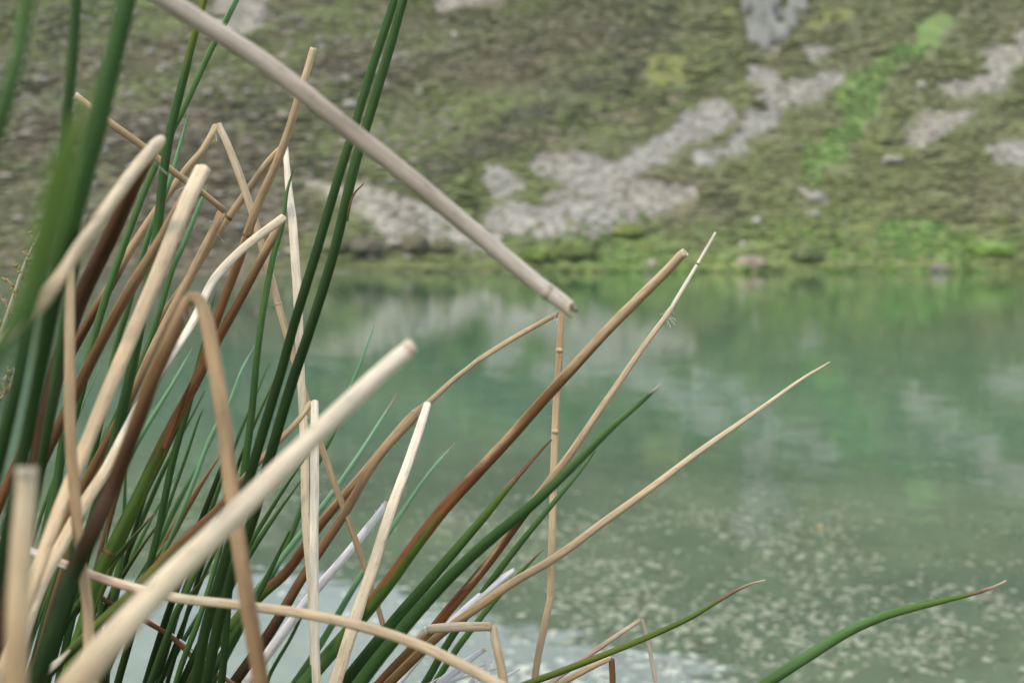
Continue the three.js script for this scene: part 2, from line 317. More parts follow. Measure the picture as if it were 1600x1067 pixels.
boulder(250, 112, 0.22, 0.22, col(0.62, 0.63, 0.64), 47, 'tiny whitish boulder high on the slope at left');
boulder(63, 128, 0.65, 0.3, col(0.42, 0.4, 0.37), 53, 'pale flat boulder on the upper slope behind the blurred reeds');
boulder(710, 57, 0.3, 0.28, col(0.5, 0.54, 0.5), 59, 'small pale boulder high on the green slope');
{ // the grey crag above the scree
  const t = group('rock_outcrop', 'steep grey rock outcrop with upright cracks above the scree', 'rock outcrop'), [x0, d0] = hitHill(1200, 62); t.position.set(x0, hill(x0, d0), -d0);
  const r = mulberry(88);
  for (let i = 0; i < 30; i++) {
    const v0 = r(), px = 1203 + (r() - 0.5) * mix(132, 26, v0), py = mix(-14, 76, v0), [x, d] = hitHill(px, py);
    const g = lump(100 + i, 4, 0.22, 1, -9), w = 0.4 + 0.4 * r(), h = 0.8 + 0.9 * r(), p = g.attributes.position, pw = (q) => Math.sign(q) * Math.abs(q) ** 0.55;
    for (let k = 0; k < p.count; k++) { const X = pw(p.getX(k)), Y = pw(p.getY(k)), Z = pw(p.getZ(k)); p.setXYZ(k, X + 0.16 * noise(Y * 2.1, i, 3) + 0.1 * noise(Y * 7, Z * 5, i), Y + 0.22 * noise(X * 2.5, Z * 2.5, i), Z + 0.18 * noise(X * 6, Y * 0.9, i) + 0.1 * noise(X * 9, Y * 9, i)); }
    g.scale(w, h, 0.6); g.rotateX(-0.75); g.rotateZ((r() - 0.5) * 0.3); g.computeVertexNormals(); const v = 0.13 + 0.12 * r();
    const o = put('rock_slab', g, new THREE.MeshStandardMaterial({ color: col(v, v * 1.02, v * 0.88), roughness: 0.95, map: dirtMap, bumpMap: dirtMap, bumpScale: 0.08 }), t);
    o.position.set(x - x0, hill(x, d) - hill(x0, d0) + 0.1, -(d - d0));
  }
}
{ // an orange leaf on the lake bed
  const p = new THREE.Vector3(), v = ray(1282, 826), s = -EYE.y / v.y; p.copy(v).multiplyScalar(s).add(EYE);
  const sh = new THREE.Shape(); sh.moveTo(-1, 0); sh.quadraticCurveTo(-0.2, 0.75, 1, 0); sh.quadraticCurveTo(-0.2, -0.75, -1, 0);
  const g = new THREE.ExtrudeGeometry(sh, { depth: 0.04, bevelEnabled: false, curveSegments: 10 }); g.rotateX(-Math.PI / 2); g.scale(0.024, 0.024, 0.024);
  const o = put('fallen_leaf', g, new THREE.MeshStandardMaterial({ color: col(0.6, 0.25, 0.08), roughness: 0.8 })); o.position.set(p.x, 0.004, p.z); o.rotation.y = 1.9;
  tag(o, 'single small orange leaf on the water among pale flecks', 'leaf');
}

// ------------------------------------------------------------------ reeds
// fibres that run along a stalk: u round it, v along it (one repeat is 7 cm)
function fibre(seed, lo) {
  const w = 128, h = 512, d = new Uint8Array(w * h * 4);
  for (let y = 0; y < h; y++) for (let x = 0; x < w; x++) {
    const u = x / w, v = y / h, P = (nx, ny, s) => { const X = u * nx, Y = v * ny, i = Math.floor(X), j = Math.floor(Y), a = fade(X - i), b = fade(Y - j), q = (p, r) => hash(p % nx, r % ny, s); return mix(mix(q(i, j), q(i + 1, j), a), mix(q(i, j + 1), q(i + 1, j + 1), a), b); };
    let k = 0.5 * P(32, 1, seed) + 0.3 * P(64, 3, seed + 1) + 0.2 * P(16, 14, seed + 2);
    const speck = P(40, 150, seed + 3), spot = P(14, 44, seed + 5), line = P(26, 4, seed + 7); k = lo + (1 - lo) * k - (speck > 0.86 ? 0.22 * (speck - 0.8) / 0.2 : 0) - 0.22 * smooth(0.9, 0.99, spot) - 0.14 * smooth(0.75, 0.9, line);
    d.set([k, k, k].map((q) => clamp(q) * 255).concat(255), (y * w + x) * 4);
  }
  const t = new THREE.DataTexture(d, w, h); t.wrapS = t.wrapT = THREE.RepeatWrapping; t.magFilter = THREE.LinearFilter; t.repeat.set(1, 14); t.needsUpdate = true; return t;
}
const fibreDry = fibre(3, 0.58), fibreGreen = fibre(40, 0.6);
const dryMat = new THREE.MeshPhysicalMaterial({ vertexColors: true, roughness: 0.65, specularIntensity: 0.25, map: fibreDry, bumpMap: fibreDry, bumpScale: 0.0008 });
const greenMat = new THREE.MeshPhysicalMaterial({ vertexColors: true, roughness: 0.55, specularIntensity: 0.16, map: fibreGreen, bumpMap: fibreGreen, bumpScale: 0.0002 });
const bleachMat = new THREE.MeshPhysicalMaterial({ vertexColors: true, roughness: 0.8, map: fibreDry, bumpMap: fibreDry, bumpScale: 0.0007 });
const K = {
  cream: [0.6, 0.5, 0.345], pale: [0.72, 0.65, 0.52], tan: [0.36, 0.25, 0.14], straw: [0.5, 0.385, 0.24], brown: [0.15, 0.08, 0.032], umber: [0.055, 0.027, 0.012], rust: [0.15, 0.06, 0.024], orange: [0.19, 0.085, 0.022], dead: [0.19, 0.1, 0.07], grey: [0.56, 0.49, 0.41],
  pink: [0.46, 0.31, 0.24], white: [0.76, 0.75, 0.76], olive: [0.1, 0.125, 0.022], moss: [0.07, 0.125, 0.022], green: [0.068, 0.134, 0.042], deep: [0.034, 0.075, 0.02], dark: [0.015, 0.034, 0.008], jade: [0.15, 0.29, 0.15], sage: [0.24, 0.4, 0.26],
  lime: [0.15, 0.24, 0.02], black: [0.02, 0.018, 0.012], taupe: [0.4, 0.335, 0.265],
};
const REF = new THREE.Vector3(0.1, 0.2, -1).normalize();
// a stalk through points with radii: closed, slightly uneven, coloured along its length
function tube(P, R, color, o = {}) {
  const seg = 12, n = P.length - 1, pos = [], rgb = [], uv = [], idx = [], T = new THREE.Vector3(), A = new THREE.Vector3(), B = new THREE.Vector3(), c = [0, 0, 0];
  const flat = o.flat ?? 1, sd = o.seed ?? 1; let len = o.from ?? 0;
  const ring = (p, r, t, L, squeeze) => {
    for (let k = 0; k <= seg; k++) {
      const a = k / seg * 2 * Math.PI, rr = r * (1 + 0.035 * noise(Math.cos(a) * 1.5 + sd, Math.sin(a) * 1.5, L * 30) + 0.02 * Math.cos(a * 6 + sd)), x = Math.cos(a) * rr * (squeeze > 0 ? 1 + 0.18 * squeeze : 1), y = Math.sin(a) * rr * flat * (1 - 0.45 * squeeze);
      pos.push(p.x + A.x * x + B.x * y, p.y + A.y * x + B.y * y, p.z + A.z * x + B.z * y); uv.push(k / seg, L);
      color(t, a, L, c); rgb.push(c[0], c[1], c[2]);
    }
  };
  for (let i = 0; i <= n; i++) {
    T.subVectors(P[Math.min(n, i + 1)], P[Math.max(0, i - 1)]).normalize(); A.crossVectors(T, REF).normalize(); B.crossVectors(A, T);
    if (i) len += P[i].distanceTo(P[i - 1]);
    const t = mix(o.t0 ?? 0, o.t1 ?? 1, i / n), sq = (o.pinch ? 1.5 * smooth(0.009, 0, P[i].distanceTo(P[n])) : 0) + (o.pinchStart ? 1.5 * smooth(0.009, 0, P[i].distanceTo(P[0])) : 0);
    if (i === 0) ring(P[0].clone().addScaledVector(T, -R[0] * 0.35), R[0] * 0.4, t, len, 0);
    ring(P[i], R[i], t, len, sq);
    if (i === n) { ring(P[n].clone().addScaledVector(T, R[n] * (o.round ? 0.45 : 0.12)), R[n] * (o.round ? 0.72 : 0.8), t, len, sq); ring(P[n].clone().addScaledVector(T, R[n] * (o.round ? 0.65 : 0.0)), R[n] * 0.05, t, len, 0); }
  }
  const rings = pos.length / 3 / (seg + 1);
  for (let j = 0; j < rings - 1; j++) for (let k = 0; k < seg; k++) { const a = j * (seg + 1) + k, b = a + 1, e = a + seg + 1, f = e + 1; idx.push(a, b, e, b, f, e); }
  const g = new THREE.BufferGeometry();
  g.setAttribute('position', new THREE.Float32BufferAttribute(pos, 3)); g.setAttribute('color', new THREE.Float32BufferAttribute(rgb, 3)); g.setAttribute('uv', new THREE.Float32BufferAttribute(uv, 2)); g.setIndex(idx);
  g.computeVertexNormals();
  const N = g.attributes.normal; // weld the seam's normals
  for (let j = 0; j < rings; j++) { const a = j * (seg + 1), b = a + seg, x = N.getX(a) + N.getX(b), y = N.getY(a) + N.getY(b), z = N.getZ(a) + N.getZ(b), l = Math.hypot(x, y, z) || 1; N.setXYZ(a, x / l, y / l, z / l); N.setXYZ(b, x / l, y / l, z / l); }
  return g;
}
function ramp(stops, seed, mottle) { // stops: [t, colour name, ...]; old stalks turn first along one side
  return (t, a, L, out) => {
    const tt = clamp(t + mottle * (0.07 * Math.sin(a + 0.6) + 0.075 * noise(Math.cos(a) * 1.3 + seed, L * 22, Math.sin(a) * 1.3) + 0.02 * noise(Math.cos(a) * 3, L * 160 + seed, 2)));
    let i = 0; while (i + 3 < stops.length - 1 && tt > stops[i + 2]) i += 2;
    const c0 = K[stops[i + 1]], c1 = K[stops[i + 3] ?? stops[i + 1]], f = stops.length > 2 ? fade(clamp((tt - stops[i]) / ((stops[i + 2] ?? 1) - stops[i] || 1))) : 0;
    const sp = noise(L * 110 + seed, Math.cos(a) * 2.6, Math.sin(a) * 2.6), v = 1 - (sp > 0.45 ? 0.5 * (sp - 0.45) * Math.max(0.4, mottle) : 0) + 0.13 * noise(L * 38 + seed, Math.cos(a) * 0.8, 4) + 0.08 * noise(L * 170 + seed * 3, Math.cos(a) * 2, Math.sin(a) * 2);
    for (let k = 0; k < 3; k++) out[k] = mix(c0[k], c1[k], f) * v * 1.12;
  };
}
// the frayed, hollow end of a broken stalk
function frayedEnd(p, dir, r, seed, long) {
  const q = mulberry(seed), seg = 14, pos = [], idx = [], rgb = [], A = new THREE.Vector3().crossVectors(dir, REF).normalize(), B = new THREE.Vector3().crossVectors(A, dir);
  const add = (rad, a, up, k) => { pos.push(p.x + (A.x * Math.cos(a) + B.x * Math.sin(a)) * rad + dir.x * up, p.y + (A.y * Math.cos(a) + B.y * Math.sin(a)) * rad + dir.y * up, p.z + (A.z * Math.cos(a) + B.z * Math.sin(a)) * rad + dir.z * up); rgb.push(0.8 * k, 0.68 * k, 0.5 * k); };
  for (let k = 0; k <= seg; k++) {
    const a = (k % seg) / seg * 2 * Math.PI, h = r * (0.1 + long * hash(k % seg, seed, 7));
    add(r * 1.01, a, -r * 0.5, 0.8); add(r * 1.0, a, h, 1); add(r * 0.78, a, h * 0.7, 0.9); add(r * 0.6, a, -r * 0.15, 0.4); add(0, a, -r * 0.1, 0.5);
  }
  for (let k = 0; k < seg; k++) for (let j = 0; j < 4; j++) { const a = k * 5 + j, b = a + 5; idx.push(a, b, a + 1, b, b + 1, a + 1); }
  q(); const g = new THREE.BufferGeometry(); g.setAttribute('position', new THREE.Float32BufferAttribute(pos, 3)); g.setAttribute('color', new THREE.Float32BufferAttribute(rgb, 3)); g.setAttribute('uv', new THREE.Float32BufferAttribute(new Float32Array(pos.length / 3 * 2), 2)); g.setIndex(idx); g.computeVertexNormals(); return g;
}
let serial = 1;
// pieces: [part name, colour stops, flat list of x, y, depth, width in px, options]; the first starts where the stalk grows and is carried down to the ground
function reed(name, label, category, grp, pieces) {
  const t = group(name, label, category, grp); let base = null; const built = [], tips = [];
  for (const [index, [part, stops, list, o = {}]] of pieces.entries()) {
    const fuzz = o.fuzz ?? (index === 0 && pieces[1]?.[0] === 'folded_stalk' ? 6 : 0);
    const sd = serial++ * 7.31, pts = [], rad = [], nl = list.length, dx = list[nl - 4] - list[0], dy = list[nl - 3] - list[1], thin = o.w ?? 0.96 - 0.2 * Math.abs(2 * dx * dy) / (dx * dx + dy * dy);
    for (let i = 0; i < list.length; i += 4) { pts.push(at(list[i], list[i + 1], list[i + 2])); rad.push(thin * list[i + 3] / 2 * list[i + 2] / F); }
    let crv = new THREE.CatmullRomCurve3(pts, false, 'centripetal');
    const N = Math.max(20, Math.min(150, Math.round(crv.getLength() / 0.0045))), P = [], R = [];
    for (let i = 0; i <= N; i++) {
      const u = i / N, s = u * (pts.length - 1), k = Math.min(pts.length - 2, Math.floor(s)); P.push(crv.getPoint(u)); R.push(mix(rad[k], rad[k + 1], s - k));
    }
    const r0 = R[0]; for (let i = 1; i < N; i++) { P[i].x += r0 * 0.1 * noise(i * 0.16, sd); P[i].y += r0 * 0.1 * noise(i * 0.16, sd + 50); }
    if (o.taper) for (let i = 0; i <= N; i++) R[i] *= Math.pow(Math.min(1, (N - i) / (N * o.taper) + 0.02), 0.75);
    let lead = 0;
    if (o.root) { // down to the bank or the lake bed, bending upright
      const dir = P[0].clone().sub(P[Math.min(4, N)]).normalize(), p = P[0].clone(), pre = []; if (dir.y > -0.25) dir.y = -0.25;
      for (let k = 0; k < 110 && p.y > ground(p.x, -p.z) - 0.03; k++) { dir.lerp(new THREE.Vector3(0, -1, 0), 0.04).normalize(); p.addScaledVector(dir, 0.015); pre.unshift(p.clone()); }
      lead = pre.length; P.unshift(...pre); R.unshift(...pre.map(() => r0 * 1.05));
    }
    if (o.drop) { // goes on hanging below
      const dir = P[P.length - 1].clone().sub(P[P.length - 5]).normalize(), p = P[P.length - 1].clone(), r = R[R.length - 1];
      for (let k = 0; k < o.drop / 0.01; k++) { p.addScaledVector(dir, 0.01); P.push(p.clone()); R.push(r * (1 - 0.4 * k * 0.01 / o.drop)); }
    }
    const n = P.length - 1, c = ramp(stops, sd, o.mottle ?? 1), tc = (x, a, L, out) => c(clamp((x * n - lead) / (n - lead)), a, L, out);
    const mat = o.mat ?? dryMat, opt = { flat: o.flat, seed: sd, round: o.round || o.taper, pinch: o.pinch, pinchStart: o.pinchStart };
    if (o.tip) { // the dead tip is a part of its own
      const k = Math.round(lead + (n - lead) * o.tip);
      built.push([part, tube(P.slice(0, k + 1), R.slice(0, k + 1), tc, { ...opt, t1: k / n }), mat]);
      built.push(['withered_tip', tube(P.slice(k), R.slice(k).map((q) => q * 1.0), tc, { ...opt, t0: k / n, from: 0.01 * k }), dryMat]);
    } else built.push([part, tube(P, R, tc, opt), mat]);
    const end = P[n], dir = P[n].clone().sub(P[n - 2]).normalize();
    if (o.cut) tips.push(['cut_end', frayedEnd(end, dir, R[n], serial, o.cut), dryMat]);
    if (o.joints) for (const j of o.joints) { const k = Math.round(lead + (n - lead) * j), g = tube([-1, -0.4, 0.4, 1].map((s) => P[k].clone().addScaledVector(P[Math.min(n, k + 1)].clone().sub(P[k]).normalize(), s * R[k] * 0.45)), [0.98, 1.09, 1.08, 0.96].map((s) => s * R[k]), ramp(o.jointColor ?? [0, 'brown'], sd, 0), { seed: sd }); tips.push(['joint', g, dryMat]); }
    if (fuzz) { // loose fibres at a break
      const q = mulberry(serial), hairs = [];
      for (let h = 0; h < fuzz; h++) { const a = end.clone().addScaledVector(dir, -q() * R[n] * 5), v = new THREE.Vector3(q() - 0.5, q() - 0.6, q() - 0.5).normalize(), l = R[n] * (1.5 + 2.5 * q()), w = new THREE.Vector3(q() - 0.5, -0.6, q() - 0.5); const H = [0, 1, 2, 3, 4].map((k) => a.clone().addScaledVector(v, l * k / 4).addScaledVector(w, l * 0.5 * (k / 4) ** 2)); hairs.push(tube(H, H.map(() => 0.00011), ramp([0, 'white'], sd, 0), { seed: sd })); }
      tips.push(['frayed_fibres', mergeGeometries(hairs), bleachMat]);
    }
    if (!base) base = P[0].clone();
  }
  t.position.copy(base);
  for (const [part, g, m] of [...built, ...tips]) { g.translate(-base.x, -base.y, -base.z); put(part, g, m, t); }
  return t;
}
const G = { mat: greenMat }, root = true;
const DRY = 'dry bent reeds in the clump', GREEN = 'green reeds in the clump', STRAIGHT = 'straight dry reeds in the clump', WHITE = 'bleached reed scraps at the foot of the clump', THICK = 'thin green reeds deep in the clump';

// --- near and out of focus
reed('hanging_reed', 'thick greyish broken stalk hanging diagonally down across the hillside', 'reed', DRY, [
  ['stalk', [0, 'tan'], [-330, 1500, 0.5, 40, -330, 900, 0.48, 38, -230, 240, 0.47, 36, 20, -160, 0.46, 36], { root, round: 1 }],
  ['folded_stalk', [0, 'grey', 0.45, 'taupe', 0.85, 'grey', 1, 'grey'], [20, -160, 0.46, 34, 225, -22, 0.475, 33, 420, 102, 0.49, 31, 560, 213, 0.5, 31, 640, 278, 0.505, 30, 706, 333, 0.51, 29, 768, 384, 0.515, 28, 833, 437, 0.52, 27, 886, 478, 0.52, 24], { cut: 1.6, mottle: 1.4, w: 1.0, joints: [0.93], jointColor: [0, 'taupe'] }]]);
reed('bent_reed', 'thick cream blade folded at its top and falling to the left edge', 'reed', DRY, [
  ['stalk', [0, 'umber', 0.5, 'umber', 0.85, 'brown', 1, 'tan'], [40, 800, 0.6, 30, 62, 700, 0.6, 30, 92, 565, 0.6, 30, 132, 450, 0.6, 30, 178, 355, 0.59, 30, 222, 262, 0.57, 26, 240, 234, 0.56, 22], { root, round: 1 }],
  ['folded_stalk', [0, 'cream', 0.5, 'straw', 0.8, 'cream', 1, 'pale'], [243, 226, 0.53, 40, 200, 280, 0.48, 40, 130, 378, 0.41, 37, 75, 458, 0.365, 35, 20, 515, 0.345, 38, -60, 590, 0.32, 40], { flat: 0.5, drop: 0.2, w: 1 }]]);
reed('bent_reed', 'light tan blade folded flat at the top, long half falling leftwards beside the dark reed', 'reed', DRY, [
  ['stalk', [0, 'umber', 0.4, 'brown', 0.8, 'tan', 1, 'straw'], [20, 840, 0.68, 22, 68, 715, 0.68, 22, 118, 612, 0.68, 22, 175, 500, 0.67, 22, 240, 392, 0.66, 21, 292, 300, 0.64, 20, 312, 268, 0.63, 18], { root, round: 1 }],
  ['folded_stalk', [0, 'cream', 0.3, 'straw', 0.8, 'straw', 1, 'tan'], [317, 262, 0.61, 28, 290, 318, 0.6, 28, 240, 440, 0.58, 27, 190, 560, 0.56, 27, 140, 680, 0.54, 26, 95, 790, 0.52, 26, 55, 900, 0.5, 26], { flat: 0.55, drop: 0.1, w: 0.88 }]]);
reed('bent_reed', 'thick brown stalk arched over with a rounded bend above the pale diagonal stalk', 'reed', DRY, [
  ['stalk', [0, 'dark', 0.15, 'dark', 0.3, 'umber', 0.48, 'umber', 0.64, 'brown', 0.88, 'tan', 1, 'tan'], [46, 1110, 0.48, 34, 79, 992, 0.48, 34, 113, 897, 0.49, 33, 148, 825, 0.49, 32, 172, 769, 0.5, 30, 202, 690, 0.5, 29, 235, 597, 0.5, 28, 266, 529, 0.5, 28, 290, 475, 0.5, 26, 300, 464, 0.5, 24], { root, round: 1 }],
  ['folded_stalk', [0, 'tan', 0.3, 'tan', 1, 'brown'], [296, 465, 0.495, 22, 310, 468, 0.49, 24, 322, 500, 0.485, 27, 336, 575, 0.48, 28, 348, 652, 0.475, 28, 358, 740, 0.47, 28, 370, 830, 0.465, 29, 388, 954, 0.46, 30, 410, 1085, 0.46, 29], { flat: 0.7, drop: 0.12, round: 1 }]]);
reed('broken_reed', 'thickest pale cream stalk rising diagonally from the lower edge to a blunt end', 'reed', STRAIGHT, [
  ['stalk', [0, 'straw', 0.3, 'cream', 1, 'pale'], [90, 1100, 0.37, 62, 160, 1020, 0.375, 54, 230, 940, 0.385, 48, 340, 830, 0.4, 43, 500, 672, 0.42, 37, 590, 588, 0.43, 33, 640, 543, 0.435, 30], { root, flat: 0.8, cut: 0.4, mottle: 0.7, w: 0.88 }]]);
reed('broken_reed', 'wide blurred tan stalk standing upright in the lower left corner', 'reed', STRAIGHT, [
  ['stalk', [0, 'tan', 0.5, 'straw', 1, 'cream'], [22, 1110, 0.33, 42, 26, 970, 0.33, 41, 34, 850, 0.33, 39, 41, 735, 0.33, 34], { root, flat: 0.6, cut: 0.4 }]]);
reed('bent_reed', 'bright cream reed folded at a high tip, long half running down left behind the arch', 'reed', DRY, [
  ['stalk', [0, 'moss', 0.3, 'moss', 0.48, 'rust', 0.62, 'brown', 0.8, 'tan', 1, 'straw'], [120, 1000, 0.8, 22, 160, 880, 0.8, 26, 179, 846, 0.8, 27, 214, 778, 0.8, 25, 245, 710, 0.8, 22, 297, 612, 0.8, 21, 342, 527, 0.8, 19, 390, 438, 0.8, 18, 428, 366, 0.8, 17, 440, 344, 0.8, 15], { root, round: 1, mottle: 1.6, joints: [0.17], jointColor: [0, 'brown'] }],
  ['torn_sheath', [0, 'rust', 1, 'umber'], [256, 700, 0.795, 8, 270, 664, 0.795, 8, 283, 630, 0.795, 6, 297, 598, 0.795, 2], { flat: 0.4, round: 1, w: 1 }],
  ['folded_stalk', [0, 'cream', 0.3, 'pale', 0.5, 'straw', 0.8, 'cream', 1, 'cream'], [443, 340, 0.79, 18, 378, 390, 0.77, 17, 335, 435, 0.75, 17, 300, 505, 0.72, 18, 225, 620, 0.64, 21, 172, 722, 0.61, 23, 138, 776, 0.59, 25, 93, 855, 0.57, 26, 65, 913, 0.56, 26, 42, 975, 0.55, 26, 10, 1090, 0.54, 25], { flat: 0.7, drop: 0.1 }]]);
reed('dry_strip', 'narrow blurred tan strip hanging almost upright near the left edge', 'reed', DRY, [
  ['stalk', [0, 'straw', 0.5, 'tan', 1, 'straw'], [150, 1100, 0.52, 20, 140, 1037, 0.52, 20, 136, 950, 0.52, 20, 122, 845, 0.52, 20, 116, 775, 0.52, 21, 109, 687, 0.52, 21, 108, 587, 0.52, 20, 108, 500, 0.52, 19, 111, 415, 0.52, 12], { root, flat: 0.35, round: 1 }]]);
reed('green_reed', 'rightmost of the far left blurred green reeds, thick and two toned', 'reed', GREEN, [
  ['stalk', [0, 'dark', 0.4, 'deep', 0.8, 'deep', 1, 'green'], [20, 780, 0.44, 22, 50, 640, 0.44, 24, 84, 469, 0.43, 28, 115, 337, 0.42, 33, 145, 219, 0.42, 35, 164, 140, 0.42, 33, 182, 67, 0.42, 32, 201, -20, 0.42, 31], { ...G, root, drop: 0.12 }]]);
reed('green_reed', 'very dark blurred reed crossing the left edge behind the cream blade', 'reed', GREEN, [
  ['stalk', [0, 'dark', 0.7, 'deep', 1, 'deep'], [-22, 800, 0.46, 20, 14, 650, 0.46, 20, 50, 480, 0.46, 20, 88, 300, 0.45, 20, 101, 202, 0.45, 18, 111, 101, 0.45, 18, 119, -20, 0.45, 17], { ...G, root, drop: 0.12 }]]);
reed('green_reed', 'dark green reed between the blurred left reeds, pointed and hidden by them', 'reed', GREEN, [
  ['stalk', [0, 'dark', 0.5, 'deep', 1, 'deep'], [40, 860, 0.55, 16, 78, 640, 0.55, 17, 100, 500, 0.55, 16, 122, 400, 0.54, 12, 140, 330, 0.54, 8], { ...G, root, taper: 0.3 }]]);
reed('green_reed', 'closest yellow green reed tip, a soft blur over the left reeds', 'reed', GREEN, [
  ['stalk', [0, 'green', 0.35, 'moss', 0.75, 'moss', 1, 'lime'], [-40, 600, 0.215, 26, 13, 519, 0.215, 28, 40, 469, 0.215, 31, 67, 380, 0.215, 38, 84, 304, 0.215, 38, 100, 240, 0.215, 30, 125, 180, 0.215, 18, 152, 120, 0.215, 5], { ...G, root, taper: 0.2, tip: 0.94, w: 1.1 }]]);
reed('green_reed', 'soft olive green reed tip just right of the closest blurred one', 'reed', GREEN, [
  ['stalk', [0, 'deep', 0.5, 'moss', 1, 'lime'], [20, 590, 0.21, 14, 70, 440, 0.21, 16, 100, 330, 0.21, 16, 118, 240, 0.21, 13, 135, 150, 0.21, 9, 146, 60, 0.21, 3], { ...G, root, taper: 0.3, w: 1 }]]);
reed('green_reed', 'blurred pale green reed in the top left corner', 'reed', GREEN, [
  ['stalk', [0, 'deep', 0.5, 'green', 1, 'moss'], [-50, 330, 0.29, 28, 5, 170, 0.29, 27, 20, 110, 0.29, 26, 30, 75, 0.29, 26, 46, -30, 0.29, 24], { ...G, root, drop: 0.06 }]]);

// --- in focus: dry
reed('bent_reed', 'tan reed with the highest sharp fold, its second half falling down right behind dark reeds', 'reed', DRY, [
  ['stalk', [0, 'rust', 0.15, 'umber', 0.3, 'brown', 0.5, 'tan', 1, 'straw'], [10, 760, 0.86, 20, 70, 632, 0.86, 20, 118, 538, 0.86, 19, 152, 479, 0.86, 19, 182, 428, 0.86, 18, 209, 381, 0.86, 17, 243, 330, 0.86, 16, 293, 263, 0.86, 15, 317, 233, 0.86, 14, 337, 197, 0.86, 12], { root, round: 1, pinch: 1 }],
  ['folded_stalk', [0, 'cream', 0.3, 'straw', 1, 'tan'], [340, 194, 0.86, 11, 352, 219, 0.86, 13, 370, 263, 0.86, 14, 395, 335, 0.86, 14, 420, 425, 0.86, 14, 446, 515, 0.86, 13, 475, 613, 0.86, 12, 501, 696, 0.86, 12, 523, 757, 0.86, 12, 545, 815, 0.86, 12, 584, 928, 0.86, 11, 606, 1003, 0.86, 9], { round: 1, pinchStart: 1, joints: [0.42], jointColor: [0, 'straw'] }]]);
reed('bent_reed', 'tan reed folded back over itself to the upper left, its short arm crossing green reeds', 'reed', DRY, [
  ['stalk', [0, 'brown', 0.4, 'tan', 1, 'tan'], [150, 720, 0.78, 17, 206, 617, 0.78, 17, 236, 550, 0.78, 18, 260, 502, 0.78, 18, 290, 445, 0.78, 19, 324, 378, 0.78, 18, 345, 334, 0.78, 15], { root, round: 1, pinch: 1 }],
  ['folded_stalk', [0, 'tan', 0.6, 'tan', 1, 'straw'], [351, 330, 0.77, 12, 312, 298, 0.76, 13, 270, 268, 0.75, 14, 230, 234, 0.745, 15, 165, 187, 0.735, 16, 118, 150, 0.73, 15], { cut: 0.5, pinchStart: 1 }]]);
reed('broken_reed', 'straight tan reed with the highest cut end standing above the others', 'reed', STRAIGHT, [
  ['stalk', [0, 'olive', 0.25, 'rust', 0.45, 'brown', 0.62, 'tan', 1, 'straw'], [210, 800, 0.84, 15, 262, 690, 0.84, 16, 310, 580, 0.84, 17, 337, 502, 0.84, 17, 371, 411, 0.84, 17, 400, 325, 0.84, 17, 441, 232, 0.83, 16, 467, 152, 0.82, 15, 489, 77, 0.82, 13], { root, cut: 0.5, joints: [0.56] }]]);
reed('bent_reed', 'tan reed folded at its top into the longest upright white blade', 'reed', DRY, [
  ['stalk', [0, 'brown', 0.5, 'tan', 1, 'straw'], [150, 740, 0.89, 14, 206, 600, 0.89, 14, 251, 500, 0.89, 15, 290, 441, 0.89, 15, 340, 364, 0.89, 15, 381, 306, 0.89, 15, 420, 252, 0.88, 14, 441, 230, 0.875, 12], { root, round: 1, joints: [0.62] }],
  ['folded_stalk', [0, 'pale', 0.6, 'cream', 1, 'cream'], [445, 226, 0.87, 9, 450, 285, 0.86, 12, 457, 350, 0.85, 15, 464, 460, 0.84, 16, 470, 590, 0.83, 14, 475, 690, 0.82, 15, 478, 820, 0.81, 15, 486, 926, 0.8, 14, 491, 1085, 0.8, 13], { flat: 0.4, drop: 0.1, round: 1 }]]);
reed('bent_reed', 'olive brown reed behind the thickest cream stalk, folded into the shorter white blade', 'reed', DRY, [
  ['stalk', [0, 'dark', 0.3, 'olive', 0.5, 'rust', 0.62, 'brown', 0.75, 'tan', 1, 'straw'], [20, 1110, 0.62, 20, 66, 1062, 0.63, 20, 138, 989, 0.64, 19, 205, 926, 0.66, 19, 262, 866, 0.68, 18, 344, 790, 0.72, 15, 372, 757, 0.74, 14, 420, 704, 0.76, 13, 466, 657, 0.77, 12, 485, 630, 0.78, 12], { root, round: 1 }],
  ['folded_stalk', [0, 'pale', 0.5, 'pale', 1, 'cream'], [491, 627, 0.775, 13, 491, 731, 0.765, 15, 491, 845, 0.755, 15, 491, 950, 0.75, 15, 495, 1085, 0.745, 15], { flat: 0.4, drop: 0.1, round: 1 }]]);
reed('bent_reed', 'tan reed arching right to a sharp fold, its thin half dropping straight down', 'reed', DRY, [
  ['stalk', [0, 'olive', 0.12, 'moss', 0.24, 'rust', 0.38, 'brown', 0.5, 'tan', 1, 'straw'], [270, 1085, 0.92, 23, 335, 1007, 0.92, 23, 405, 932, 0.92, 22, 444, 898, 0.92, 21, 501, 819, 0.91, 19, 563, 744, 0.91, 18, 606, 692, 0.91, 16, 645, 648, 0.91, 14, 672, 627, 0.91, 12, 715, 588, 0.91, 10, 747, 563, 0.91, 10], { root, round: 1 }],
  ['upper_stalk', [0, 'straw', 1, 'tan'], [747, 563, 0.91, 11, 800, 530, 0.91, 11, 850, 502, 0.91, 10, 877, 488, 0.91, 8], { round: 1, pinch: 1, fuzz: 16 }],
  ['folded_stalk', [0, 'tan', 0.6, 'straw', 1, 'straw'], [878, 489, 0.905, 9, 874, 555, 0.9, 12, 870, 620, 0.9, 12, 866, 720, 0.9, 12, 863, 830, 0.9, 12, 860, 932, 0.9, 12], { flat: 0.5, round: 1, joints: [0.17, 0.52], jointColor: [0, 'straw'] }],
  ['lower_stalk', [0, 'straw', 1, 'tan'], [860, 932, 0.9, 12, 852, 975, 0.9, 13, 843, 1015, 0.9, 13, 832, 1085, 0.9, 12], { flat: 0.6, drop: 0.15, round: 1 }]]);
